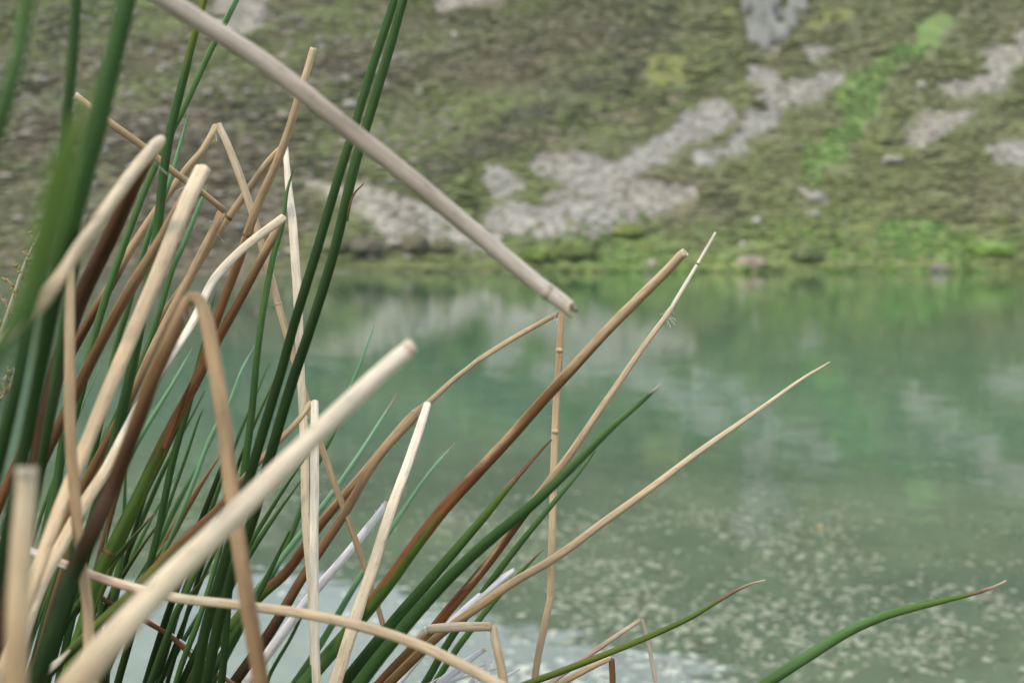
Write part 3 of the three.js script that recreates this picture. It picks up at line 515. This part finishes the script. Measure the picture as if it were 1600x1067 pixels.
reed('bent_reed', 'brown reed folded beside the arching one, its pale flat half falling down left', 'reed', DRY, [
  ['stalk', [0, 'dark', 0.22, 'umber', 0.4, 'brown', 0.75, 'tan', 1, 'tan'], [340, 1100, 0.86, 24, 366, 1064, 0.86, 23, 431, 972, 0.86, 22, 475, 898, 0.86, 20, 536, 806, 0.86, 19, 589, 718, 0.86, 18, 640, 660, 0.86, 17, 662, 634, 0.86, 14], { root, round: 1 }],
  ['folded_stalk', [0, 'pale', 0.5, 'cream', 1, 'straw'], [668, 630, 0.85, 14, 657, 665, 0.84, 16, 635, 730, 0.82, 18, 615, 784, 0.8, 19, 584, 880, 0.77, 21, 558, 959, 0.75, 23, 519, 1085, 0.73, 24], { flat: 0.4, drop: 0.1, round: 1 }]]);
reed('broken_reed', 'thick straight reed, tan top with a blunt cut end and rusty green lower half', 'reed', STRAIGHT, [
  ['stalk', [0, 'green', 0.2, 'moss', 0.3, 'moss', 0.34, 'orange', 0.43, 'rust', 0.5, 'rust', 0.58, 'brown', 0.7, 'tan', 1, 'straw'], [440, 1110, 0.76, 30, 500, 1040, 0.76, 30, 545, 987, 0.76, 30, 600, 919, 0.755, 29, 652, 847, 0.752, 28, 711, 775, 0.75, 26, 776, 705, 0.748, 24, 864, 610, 0.74, 22, 960, 505, 0.725, 22, 1030, 435, 0.71, 20, 1070, 395, 0.7, 19], { root, cut: 0.35, mottle: 1.7 }]]);
reed('dry_reed', 'slender pale reed with the thinnest high tip and two small dark joints', 'reed', STRAIGHT, [
  ['stalk', [0, 'green', 0.1, 'moss', 0.2, 'orange', 0.3, 'rust', 0.42, 'umber', 0.5, 'tan', 0.75, 'straw', 1, 'cream'], [560, 1110, 0.85, 24, 600, 1065, 0.85, 23, 655, 1010, 0.85, 23, 700, 955, 0.85, 21, 760, 883, 0.85, 19, 825, 795, 0.85, 17, 890, 710, 0.85, 16, 950, 623, 0.85, 14, 1000, 550, 0.85, 12, 1049, 482, 0.85, 11], { root, round: 1, mottle: 1.4, joints: [0.995], jointColor: [0, 'straw'], fuzz: 18 }],
  ['upper_stalk', [0, 'pale', 1, 'pale'], [1049, 482, 0.85, 8, 1068, 450, 0.85, 8, 1087, 418, 0.85, 7, 1102, 392, 0.85, 6, 1118, 364, 0.85, 5], { round: 1, joints: [0.53], jointColor: [0, 'black'] }]]);
reed('dry_reed', 'long tan reed reaching furthest right over the open water to a fine tip', 'reed', STRAIGHT, [
  ['stalk', [0, 'moss', 0.1, 'brown', 0.24, 'tan', 0.6, 'straw', 0.85, 'cream', 1, 'cream'], [550, 1120, 0.82, 21, 600, 1075, 0.82, 20, 690, 990, 0.82, 18, 745, 950, 0.82, 18, 800, 912, 0.82, 18, 865, 873, 0.82, 17, 930, 825, 0.82, 16, 1000, 775, 0.82, 15, 1090, 708, 0.82, 13, 1190, 637, 0.82, 9, 1260, 588, 0.82, 6, 1297, 566, 0.82, 3], { root, round: 1, mottle: 0.8 }]]);
reed('bent_reed', 'short cream reed bent twice into a square hook low in the middle', 'reed', DRY, [
  ['stalk', [0, 'rust', 0.6, 'brown', 1, 'straw'], [560, 1100, 0.8, 15, 609, 1047, 0.8, 15, 640, 1015, 0.8, 15, 662, 988, 0.8, 14], { root, round: 1 }],
  ['upper_stalk', [0, 'straw', 0.5, 'cream', 1, 'straw'], [664, 985, 0.8, 12, 672, 983, 0.8, 15, 715, 980, 0.8, 16, 764, 979, 0.8, 15], { round: 1, joints: [0.03], jointColor: [0, 'pale'] }],
  ['folded_stalk', [0, 'cream', 0.5, 'straw', 1, 'tan'], [770, 978, 0.8, 13, 774, 1005, 0.8, 16, 781, 1030, 0.8, 16, 790, 1090, 0.8, 17], { flat: 0.6, round: 1, drop: 0.1 }]]);
reed('fallen_reed', 'fallen cream stalk lying across the clump from left to bottom middle', 'reed', DRY, [
  ['stalk', [0, 'grey', 0.08, 'white', 0.14, 'pink', 0.24, 'pink', 0.3, 'cream', 0.6, 'straw', 1, 'cream'], [-30, 835, 0.64, 15, 48, 861, 0.64, 15, 100, 882, 0.63, 16, 153, 902, 0.63, 17, 219, 921, 0.62, 18, 280, 935, 0.61, 18, 372, 945, 0.6, 18, 470, 958, 0.59, 19, 560, 978, 0.585, 20, 640, 1003, 0.58, 20, 720, 1038, 0.57, 21, 800, 1082, 0.56, 21], { round: 1, drop: 0.15, joints: [0.34], jointColor: [0, 'straw'], mottle: 0.7 }]]);
reed('fallen_reed', 'thin rusty twig like stalk lying under the fallen cream one', 'reed', DRY, [
  ['stalk', [0, 'umber', 0.5, 'rust', 0.8, 'tan', 1, 'tan'], [110, 890, 0.84, 9, 162, 937, 0.84, 9, 236, 976, 0.84, 10, 271, 998, 0.84, 10, 306, 1031, 0.84, 10, 363, 1068, 0.84, 9], { drop: 0.2, round: 1 }]]);
reed('fallen_reed', 'greyish thin stalk lying alongside the rusty fallen one', 'reed', DRY, [
  ['stalk', [0, 'grey', 0.5, 'white', 1, 'grey'], [200, 945, 0.9, 6, 262, 988, 0.9, 6, 309, 1021, 0.9, 6, 362, 1066, 0.9, 6], { drop: 0.2, round: 1 }]]);
reed('bent_reed', 'greyish thin reed folded over at bottom right of the dropping stalk', 'reed', DRY, [
  ['stalk', [0, 'grey', 0.5, 'pink', 1, 'cream'], [820, 1105, 0.84, 11, 862, 1066, 0.84, 11, 905, 1035, 0.84, 10, 950, 1003, 0.84, 10, 1000, 969, 0.84, 8], { root, round: 1, pinch: 1 }],
  ['folded_stalk', [0, 'taupe', 1, 'grey'], [1003, 968, 0.84, 7, 1010, 990, 0.84, 8, 1016, 1018, 0.84, 8, 1028, 1085, 0.84, 8], { round: 1, drop: 0.1 }]]);
reed('bent_reed', 'tan reed stub folded at the bottom edge below the thin greyish one', 'reed', DRY, [
  ['stalk', [0, 'brown', 0.4, 'tan', 1, 'straw'], [820, 1115, 0.8, 14, 868, 1074, 0.8, 14, 910, 1050, 0.8, 13, 952, 1029, 0.8, 12], { root, round: 1 }],
  ['folded_stalk', [0, 'brown', 1, 'brown'], [956, 1030, 0.8, 10, 957, 1052, 0.8, 10, 957, 1095, 0.8, 10], { round: 1, drop: 0.1 }]]);
reed('bleached_reed', 'white bleached broken stalk with ragged end behind the crossing tan stalks', 'reed', WHITE, [
  ['stalk', [0, 'grey', 0.3, 'white', 1, 'white'], [360, 1105, 0.88, 21, 412, 1030, 0.88, 20, 475, 945, 0.88, 19, 530, 880, 0.88, 18, 575, 825, 0.88, 17, 603, 789, 0.88, 15], { root, mat: bleachMat, cut: 1.1, fuzz: 14 }]]);
reed('bleached_reed', 'white bleached stalk tucked between the rusty reed and the long tan one', 'reed', WHITE, [
  ['stalk', [0, 'white'], [650, 1035, 0.88, 12, 714, 963, 0.88, 14, 766, 919, 0.88, 17, 786, 903, 0.88, 15, 803, 890, 0.88, 8], { root, mat: bleachMat, cut: 0.9 }]]);
reed('bleached_reed', 'split white bleached stub pointing up beside the square hook', 'reed', WHITE, [
  ['stalk', [0, 'white'], [660, 1110, 0.84, 22, 690, 1066, 0.84, 20, 725, 1037, 0.84, 17, 755, 1016, 0.84, 9], { root, mat: bleachMat, flat: 0.6, cut: 1.8 }],
  ['split_sheath', [0, 'white'], [690, 1072, 0.84, 9, 730, 1048, 0.84, 9, 768, 1034, 0.84, 5], { mat: bleachMat, flat: 0.4, round: 1 }],
  ['split_sheath', [0, 'grey', 1, 'white'], [672, 1078, 0.84, 6, 712, 1062, 0.84, 7, 776, 1044, 0.84, 4], { mat: bleachMat, flat: 0.4, round: 1 }]]);
reed('bleached_reed', 'thin upright white sliver under the square hook', 'reed', WHITE, [
  ['stalk', [0, 'white'], [758, 1110, 0.83, 8, 760, 1060, 0.83, 9, 762, 1035, 0.83, 8, 767, 1018, 0.83, 3], { root, mat: bleachMat, flat: 0.4, round: 1 }]]);
reed('bleached_reed', 'white pointed sliver poking right from the foot of the square hook', 'reed', WHITE, [
  ['stalk', [0, 'white'], [770, 1085, 0.82, 9, 792, 1057, 0.82, 8, 808, 1048, 0.82, 5, 812, 1046, 0.82, 3], { root, mat: bleachMat, flat: 0.5, round: 1 }]]);

// --- in focus: green
const twin = [['left', 'left one of the twin thick dark green reeds crossing under the hanging stalk'], ['right', 'right one of the twin thick dark green reeds, with a small curled sheath']];
reed('green_reed', twin[0][1], 'reed', GREEN, [
  ['stalk', [0, 'dark', 0.35, 'dark', 0.6, 'deep', 0.8, 'deep', 1, 'green'], [292, 1110, 0.7, 21, 305, 1066, 0.7, 21, 320, 985, 0.7, 20, 350, 880, 0.7, 20, 388, 751, 0.7, 19, 434, 596, 0.7, 18, 461, 503, 0.7, 18, 495, 391, 0.7, 18, 537, 250, 0.7, 17, 557, 185, 0.7, 16, 578, 118, 0.7, 16, 598, 55, 0.7, 16, 616, 0, 0.7, 15, 629, -40, 0.7, 14], { ...G, root, drop: 0.15, mottle: 0.5 }]]);
reed('green_reed', twin[1][1], 'reed', GREEN, [
  ['stalk', [0, 'dark', 0.4, 'dark', 0.6, 'deep', 0.8, 'deep', 1, 'green'], [308, 1115, 0.72, 20, 322, 1066, 0.72, 20, 338, 985, 0.72, 20, 362, 900, 0.72, 20, 393, 815, 0.72, 20, 419, 723, 0.72, 20, 457, 596, 0.72, 20, 488, 503, 0.72, 19, 522, 391, 0.72, 19, 556, 250, 0.72, 19, 583, 162, 0.72, 18, 612, 63, 0.72, 17, 631, 0, 0.72, 15, 643, -40, 0.72, 14], { ...G, root, drop: 0.15, mottle: 0.5 }],
  ['sheath', [0, 'deep', 0.5, 'brown', 1, 'umber'], [542, 345, 0.715, 5, 546, 323, 0.715, 5, 553, 303, 0.715, 4, 568, 287, 0.715, 2], { round: 1 }]]);
reed('green_reed', 'dark olive reed with brown top, leaning right of the folded cream tips', 'reed', GREEN, [
  ['stalk', [0, 'dark', 0.35, 'deep', 0.7, 'deep', 0.84, 'olive', 1, 'umber'], [85, 1010, 0.72, 20, 122, 885, 0.72, 20, 160, 760, 0.72, 20, 200, 600, 0.72, 19, 226, 470, 0.72, 18, 246, 354, 0.72, 17, 256, 263, 0.72, 17, 270, 185, 0.72, 16, 287, 118, 0.72, 15, 303, 57, 0.72, 13, 324, -20, 0.72, 12], { ...G, root, drop: 0.06 }]]);
reed('green_reed', 'slender jade green reed leaning out at the top beside the brown topped one', 'reed', GREEN, [
  ['stalk', [0, 'deep', 0.4, 'green', 0.75, 'green', 0.9, 'jade', 1, 'jade'], [55, 900, 0.8, 15, 85, 760, 0.8, 15, 125, 614, 0.8, 15, 145, 529, 0.8, 15, 185, 405, 0.8, 14, 223, 304, 0.8, 13, 255, 230, 0.8, 12, 290, 162, 0.8, 11, 324, 88, 0.8, 11, 347, 44, 0.8, 11, 378, -20, 0.8, 10], { ...G, root, drop: 0.08 }]]);
reed('green_reed', 'thin light green reed squeezed just behind the brown topped reed', 'reed', GREEN, [
  ['stalk', [0, 'deep', 0.4, 'green', 1, 'jade'], [120, 820, 0.84, 12, 150, 690, 0.84, 12, 180, 545, 0.84, 12, 199, 480, 0.84, 12, 219, 408, 0.84, 11, 240, 345, 0.84, 10, 266, 280, 0.84, 9, 283, 216, 0.84, 8, 298, 160, 0.84, 4], { ...G, root, taper: 0.2 }]]);
reed('green_reed', 'pale green reed whose fine curled tip shows beside the flat tan fold', 'reed', GREEN, [
  ['stalk', [0, 'deep', 0.5, 'green', 1, 'jade'], [120, 930, 0.82, 14, 160, 770, 0.82, 13, 212, 593, 0.82, 12, 233, 536, 0.82, 12, 250, 482, 0.82, 11, 270, 418, 0.82, 10, 287, 381, 0.82, 10, 314, 313, 0.82, 7, 328, 281, 0.82, 2], { ...G, root, taper: 0.12, tip: 0.95 }]]);
reed('green_reed', 'slim green reed with dark fine tip in front of the long white blade', 'reed', GREEN, [
  ['stalk', [0, 'deep', 0.3, 'deep', 0.6, 'green', 0.9, 'green', 1, 'dark'], [345, 960, 0.8, 13, 365, 860, 0.8, 13, 382, 730, 0.8, 13, 393, 647, 0.8, 13, 401, 560, 0.8, 12, 411, 482, 0.8, 12, 425, 408, 0.8, 11, 440, 352, 0.8, 9, 448, 300, 0.8, 6, 458, 264, 0.8, 2], { ...G, root, tip: 0.94 }]]);
reed('green_reed', 'thin pale green reed crossing the water just left of the slim dark tipped one', 'reed', GREEN, [
  ['stalk', [0, 'green', 0.5, 'jade', 1, 'sage'], [185, 1000, 0.95, 8, 258, 858, 0.95, 9, 280, 810, 0.95, 9, 302, 753, 0.95, 9, 331, 679, 0.95, 9, 356, 634, 0.95, 8, 377, 580, 0.95, 7, 400, 535, 0.95, 3], { ...G, root, taper: 0.1 }]]);
reed('green_reed', 'short pale green reed tip showing just behind the thick brown arch', 'reed', GREEN, [
  ['stalk', [0, 'green', 0.5, 'jade', 1, 'sage'], [130, 850, 0.95, 10, 185, 745, 0.95, 10, 219, 683, 0.95, 10, 245, 639, 0.95, 9, 273, 593, 0.95, 7, 300, 543, 0.95, 3], { ...G, root, taper: 0.1 }]]);
reed('green_reed', 'dark green reed standing between the brown arch and the rusty reed', 'reed', GREEN, [
  ['stalk', [0, 'dark', 0.5, 'deep', 1, 'deep'], [175, 1095, 0.84, 14, 200, 1010, 0.84, 14, 228, 905, 0.84, 14, 245, 836, 0.84, 13, 271, 714, 0.84, 13, 298, 617, 0.84, 12, 315, 545, 0.84, 10, 338, 448, 0.84, 5], { ...G, root, taper: 0.2 }]]);
reed('green_reed', 'hair thin green reed just right of the dark one beside the rusty reed', 'reed', GREEN, [
  ['stalk', [0, 'deep', 1, 'green'], [200, 960, 0.9, 7, 234, 872, 0.9, 7, 262, 792, 0.9, 7, 293, 705, 0.9, 6, 311, 652, 0.9, 4, 318, 636, 0.9, 2], { ...G, root, taper: 0.15 }]]);
reed('green_reed', 'slender sage green reed with pinkish tip right of the thickest cream stalk', 'reed', GREEN, [
  ['stalk', [0, 'green', 0.4, 'jade', 0.85, 'sage', 1, 'pink'], [300, 1070, 0.95, 14, 344, 998, 0.95, 14, 396, 928, 0.95, 14, 431, 884, 0.95, 13, 475, 827, 0.95, 12, 519, 771, 0.95, 11, 562, 709, 0.95, 9, 595, 657, 0.95, 7, 620, 616, 0.95, 3], { ...G, root, tip: 0.95, mottle: 0.4 }]]);
reed('green_reed', 'pale green reed tip pointing up from behind the thickest cream stalk', 'reed', GREEN, [
  ['stalk', [0, 'deep', 0.5, 'green', 0.8, 'jade', 1, 'sage'], [375, 985, 0.98, 12, 415, 915, 0.98, 12, 444, 862, 0.98, 11, 466, 806, 0.98, 11, 500, 715, 0.98, 10, 519, 679, 0.98, 9, 550, 600, 0.98, 8, 566, 560, 0.98, 6, 585, 507, 0.98, 2], { ...G, root, mottle: 0.4 }]]);
reed('green_reed', 'pale green reed with pinkish tip right of the pale falling blade', 'reed', GREEN, [
  ['stalk', [0, 'green', 0.5, 'jade', 0.85, 'sage', 1, 'pink'], [420, 1120, 0.9, 15, 462, 1064, 0.9, 15, 510, 990, 0.9, 14, 562, 902, 0.9, 12, 608, 832, 0.9, 10, 655, 760, 0.9, 8, 688, 718, 0.9, 6, 711, 692, 0.9, 2], { ...G, root, tip: 0.94, mottle: 0.4 }]]);
reed('green_reed', 'dark green reed with drawn out rusty tip left of the dropping stalk', 'reed', GREEN, [
  ['stalk', [0, 'dark', 0.4, 'deep', 0.72, 'moss', 0.8, 'dead', 1, 'brown'], [500, 1120, 0.78, 22, 540, 1064, 0.78, 21, 580, 1014, 0.78, 20, 640, 942, 0.78, 19, 700, 873, 0.78, 17, 760, 803, 0.78, 14, 796, 759, 0.78, 10, 822, 730, 0.78, 7, 862, 687, 0.78, 3], { ...G, root, tip: 0.8, mottle: 0.5, w: 0.95 }]]);
reed('green_reed', 'thickest smooth green reed slanting in front of the dropping stalk, tip blurred brown', 'reed', GREEN, [
  ['stalk', [0, 'deep', 0.5, 'deep', 0.8, 'green', 0.9, 'deep', 0.95, 'grey', 1, 'taupe'], [520, 1125, 0.68, 29, 560, 1070, 0.68, 29, 600, 1018, 0.675, 28, 680, 925, 0.67, 26, 750, 857, 0.66, 24, 840, 780, 0.655, 21, 900, 724, 0.65, 18, 960, 665, 0.645, 14, 1005, 625, 0.64, 9, 1036, 598, 0.64, 3], { ...G, root, tip: 0.92, mottle: 0.3 }]]);
reed('green_reed', 'green reed rising just under the thickest smooth one to a fine tip', 'reed', GREEN, [
  ['stalk', [0, 'deep', 0.4, 'deep', 0.7, 'green', 1, 'green'], [620, 1130, 0.88, 16, 666, 1064, 0.88, 16, 701, 1003, 0.88, 15, 744, 941, 0.88, 14, 775, 898, 0.88, 14, 819, 841, 0.88, 13, 871, 778, 0.88, 10, 905, 738, 0.88, 7, 930, 704, 0.88, 3], { ...G, root }]]);
reed('green_reed', 'low green reed with short rusty tip beside the white bleached stalk', 'reed', GREEN, [
  ['stalk', [0, 'deep', 0.4, 'green', 0.76, 'moss', 0.84, 'dead', 1, 'pink'], [640, 1130, 0.92, 14, 678, 1070, 0.92, 14, 715, 1012, 0.92, 14, 745, 973, 0.92, 13, 780, 930, 0.92, 11, 815, 892, 0.92, 8, 835, 872, 0.92, 5, 850, 857, 0.92, 2], { ...G, root, tip: 0.84 }]]);
reed('green_reed', 'green reed curving low over the water to a rust coloured tip, the shorter of two', 'reed', GREEN, [
  ['stalk', [0, 'deep', 0.3, 'olive', 0.68, 'moss', 0.8, 'dead', 0.92, 'tan', 1, 'pale'], [740, 1105, 0.77, 14, 800, 1078, 0.77, 13, 880, 1048, 0.77, 13, 960, 1017, 0.77, 12, 1030, 988, 0.77, 11, 1085, 962, 0.77, 9, 1130, 935, 0.77, 7, 1165, 916, 0.77, 5, 1196, 906, 0.77, 2], { ...G, root, tip: 0.8, mottle: 0.3 }]]);
reed('green_reed', 'thick green reed arching alone at lower right with pinkish dead tip', 'reed', GREEN, [
  ['stalk', [0, 'deep', 0.3, 'green', 0.7, 'moss', 0.83, 'dead', 0.93, 'pink', 1, 'cream'], [1110, 1130, 0.76, 22, 1200, 1066, 0.76, 22, 1260, 1027, 0.76, 21, 1330, 985, 0.76, 19, 1400, 957, 0.76, 16, 1460, 942, 0.76, 12, 1510, 931, 0.76, 8, 1545, 921, 0.76, 6, 1573, 907, 0.76, 3], { ...G, root, tip: 0.82, mottle: 0.3 }]]);
reed('green_reed', 'bright green reed standing in front of the pale sky reflection, left of the twin reeds', 'reed', GREEN, [
  ['stalk', [0, 'deep', 0.6, 'green', 1, 'green'], [262, 1110, 0.8, 11, 284, 1037, 0.8, 11, 306, 980, 0.8, 11, 324, 924, 0.8, 10, 341, 865, 0.8, 9, 362, 790, 0.8, 5], { ...G, root, taper: 0.2 }]]);
reed('green_reed', 'short dark reed with dry hooked tip left of the twin dark reeds', 'reed', GREEN, [
  ['stalk', [0, 'dark', 0.7, 'deep', 0.9, 'umber', 1, 'brown'], [215, 1110, 0.78, 16, 236, 1064, 0.78, 16, 262, 990, 0.78, 14, 280, 946, 0.78, 12, 300, 925, 0.78, 7, 326, 893, 0.78, 2], { ...G, root, tip: 0.86 }]]);
reed('green_reed', 'dark reed in line behind the twin dark reeds at their foot', 'reed', GREEN, [
  ['stalk', [0, 'dark', 1, 'deep'], [338, 1110, 0.76, 13, 346, 1064, 0.76, 13, 354, 959, 0.76, 13, 360, 900, 0.76, 12, 372, 800, 0.76, 5], { ...G, root, taper: 0.3 }]]);
reed('green_reed', 'thick dark reed leaning behind the brown arch at its lower end', 'reed', GREEN, [
  ['stalk', [0, 'dark', 0.6, 'deep', 1, 'deep'], [285, 1115, 0.8, 18, 322, 1064, 0.8, 18, 370, 985, 0.8, 16, 410, 915, 0.8, 12, 452, 830, 0.8, 4], { ...G, root }]]);
reed('green_reed', 'green reed with pointed dark top standing behind the tan fold of the white blade', 'reed', GREEN, [
  ['stalk', [0, 'dark', 1, 'dark'], [270, 935, 0.86, 13, 308, 830, 0.86, 13, 342, 740, 0.86, 9, 360, 690, 0.86, 3], { ...G, root }]]);
reed('green_reed', 'thin dark green reed dipping behind the white bleached broken stalk', 'reed', GREEN, [
  ['stalk', [0, 'deep', 1, 'deep'], [400, 1115, 0.94, 8, 421, 1055, 0.94, 8, 452, 1000, 0.94, 7, 470, 963, 0.94, 6, 482, 930, 0.94, 2], { ...G, root }]]);
reed('green_reed', 'dark green reed right beside the wide blurred tan stalk', 'reed', GREEN, [
  ['stalk', [0, 'dark', 0.5, 'deep', 1, 'deep'], [40, 960, 0.74, 17, 69, 844, 0.74, 17, 84, 786, 0.74, 17, 96, 700, 0.74, 15, 106, 610, 0.74, 10, 112, 560, 0.74, 3], { ...G, root }]]);
reed('green_reed', 'thin upright green reed left of the rust ringed joint', 'reed', GREEN, [
  ['stalk', [0, 'deep', 1, 'green'], [152, 1110, 0.84, 10, 155, 968, 0.84, 10, 159, 900, 0.84, 9, 168, 820, 0.84, 4], { ...G, root, taper: 0.2 }]]);
reed('green_reed', 'upright green reed right of the rust ringed joint', 'reed', GREEN, [
  ['stalk', [0, 'deep', 1, 'green'], [160, 1110, 0.86, 15, 172, 968, 0.86, 15, 182, 910, 0.86, 14, 190, 850, 0.86, 10, 197, 720, 0.86, 3], { ...G, root }]]);
reed('dry_strip', 'small pale torn strip under the thickest cream stalk in the corner', 'reed', DRY, [
  ['stalk', [0, 'tan', 0.6, 'pale', 1, 'cream'], [30, 1090, 0.6, 16, 70, 1052, 0.6, 15, 90, 1034, 0.6, 13, 108, 1016, 0.6, 5], { root, flat: 0.4, round: 1 }]]);
for (const [x0, y0, x1, y1, w, l] of [[722, 1085, 752, 1040, 7, 'short white scrap leaning inside the split bleached stub'], [700, 1080, 786, 1072, 5, 'white shred lying flat at the bottom edge near the square hook'], [742, 1082, 733, 1046, 5, 'thin white shred standing up left of the square hook'], [640, 1090, 688, 1058, 6, 'greyish white shred at the bottom edge left of the bleached stub']])
  reed('bleached_shred', l, 'reed', WHITE, [['stalk', [0, 'grey', 0.5, 'white', 1, 'white'], [x0 - 8, y0 + 25, 0.83, w, x0, y0, 0.83, w, (x0 + x1) / 2 + 3, (y0 + y1) / 2 - 3, 0.83, w, x1, y1, 0.83, 2], { root, mat: bleachMat, flat: 0.35, round: 1 }]]);
// the thicket at the lower left: reeds nothing tells apart
{
  const q = mulberry(611);
  for (let i = 0; i < 24; i++) {
    const x0 = -60 + q() * 330, d = 0.8 + q() * 0.28, lean = 90 + q() * 150, top = 540 + q() * 330, w = 7 + q() * 7, c = ['deep', 'dark', 'green', 'deep'][i % 4], c2 = ['green', 'deep', 'jade', 'olive'][(i * 3) % 4];
    reed('thin_reed', 'thin green reed half hidden deep in the thicket of the lower left', 'reed', THICK, [['stalk', [0, 'dark', 0.5, c, 1, c2], [x0, 1110, d, w, x0 + lean * 0.3, 1110 - (1110 - top) * 0.36, d, w, x0 + lean * 0.66, 1110 - (1110 - top) * 0.72, d, w * 0.8, x0 + lean, top, d, 2], { ...G, root }]]);
  }
  for (let i = 0; i < 3; i++) {
    const x0 = -80 + q() * 230, d = 0.78 + q() * 0.25, lean = 110 + q() * 160, top = 660 + q() * 200, w = 11 + q() * 8;
    reed('thin_reed', 'thin brown reed half hidden deep in the thicket of the lower left', 'reed', 'thin brown reeds deep in the clump', [['stalk', [0, 'dark', 0.35, 'umber', 0.7, 'brown', 1, 'tan'], [x0, 1110, d, w, x0 + lean * 0.32, 1110 - (1110 - top) * 0.36, d, w, x0 + lean * 0.68, 1110 - (1110 - top) * 0.72, d, w * 0.9, x0 + lean, top, d, 3], { root, round: 1 }]]);
  }
}
// --- heather sprigs at the left edge
function sprig(label, spine, d, seed) {
  const t = group('heather_sprig', label, 'heather', 'heather sprigs at the left edge'), q = mulberry(seed), base = at(spine[0], spine[1], d), P = [];
  t.position.copy(base);
  const pts = []; for (let i = 0; i < spine.length; i += 2) pts.push(at(spine[i], spine[i + 1], d).sub(base));
  const crv = new THREE.CatmullRomCurve3(pts), px = d / F; for (let i = 0; i <= 50; i++) P.push(crv.getPoint(i / 50));
  put('stem', tube(P, P.map((_, i) => px * mix(4.4, 1.8, i / 50)), ramp([0, 'taupe', 1, 'grey'], seed, 0.5)), bleachMat, t);
  const budGeo = lump(seed, 1, 0.3, 1.5, -9);
  for (let k = 0; k < 15; k++) {
    const f = 0.12 + 0.86 * k / 15, o = crv.getPoint(f), dir = new THREE.Vector3((k % 2 ? 1 : -1) * (0.7 + 0.5 * q()), 0.55 + 0.5 * q(), q() - 0.5).normalize(), L = px * (10 + 22 * q()) * (1.1 - 0.6 * f), S = [0, 1, 2, 3, 4].map((s) => o.clone().addScaledVector(dir, L * s / 4).add(new THREE.Vector3(0, L * 0.15 * (s / 4) ** 2, 0)));
    const tw = put('side_twig', tube(S, S.map((_, s) => px * (2.0 - 0.25 * s)), ramp([0, 'brown', 1, 'tan'], seed + k, 0.5)), bleachMat, t), buds = [];
    for (let b = 0; b < 6; b++) { const g = budGeo.clone(), s = px * (1.2 + 1.9 * q()), c = S[Math.min(4, 1 + (b % 4))]; g.scale(s * 0.8, s * 1.3, s * 0.8); g.rotateZ(q() * 3 - 1.5); g.rotateX(q() - 0.5); g.translate(c.x + (q() - 0.5) * px * 7, c.y + (q() - 0.5) * px * 7, c.z + (q() - 0.5) * px * 7); buds.push(g); }
    put('flower_bud', mergeGeometries(buds), new THREE.MeshStandardMaterial({ roughness: 0.9, color: k % 3 ? col(0.22, 0.18, 0.08) : col(0.3, 0.19, 0.15) }), tw).userData.kind = 'stuff';
  }
}
sprig('grey heather sprig with tiny buds rising at the left edge', [-25, 620, -5, 540, 18, 470, 38, 412, 62, 362], 0.8, 71);
sprig('dry heather sprig with pinkish buds drooping low at the left edge', [-60, 700, -30, 655, -5, 628, 14, 605, 22, 575], 0.8, 73);

renderer.render(scene, camera);
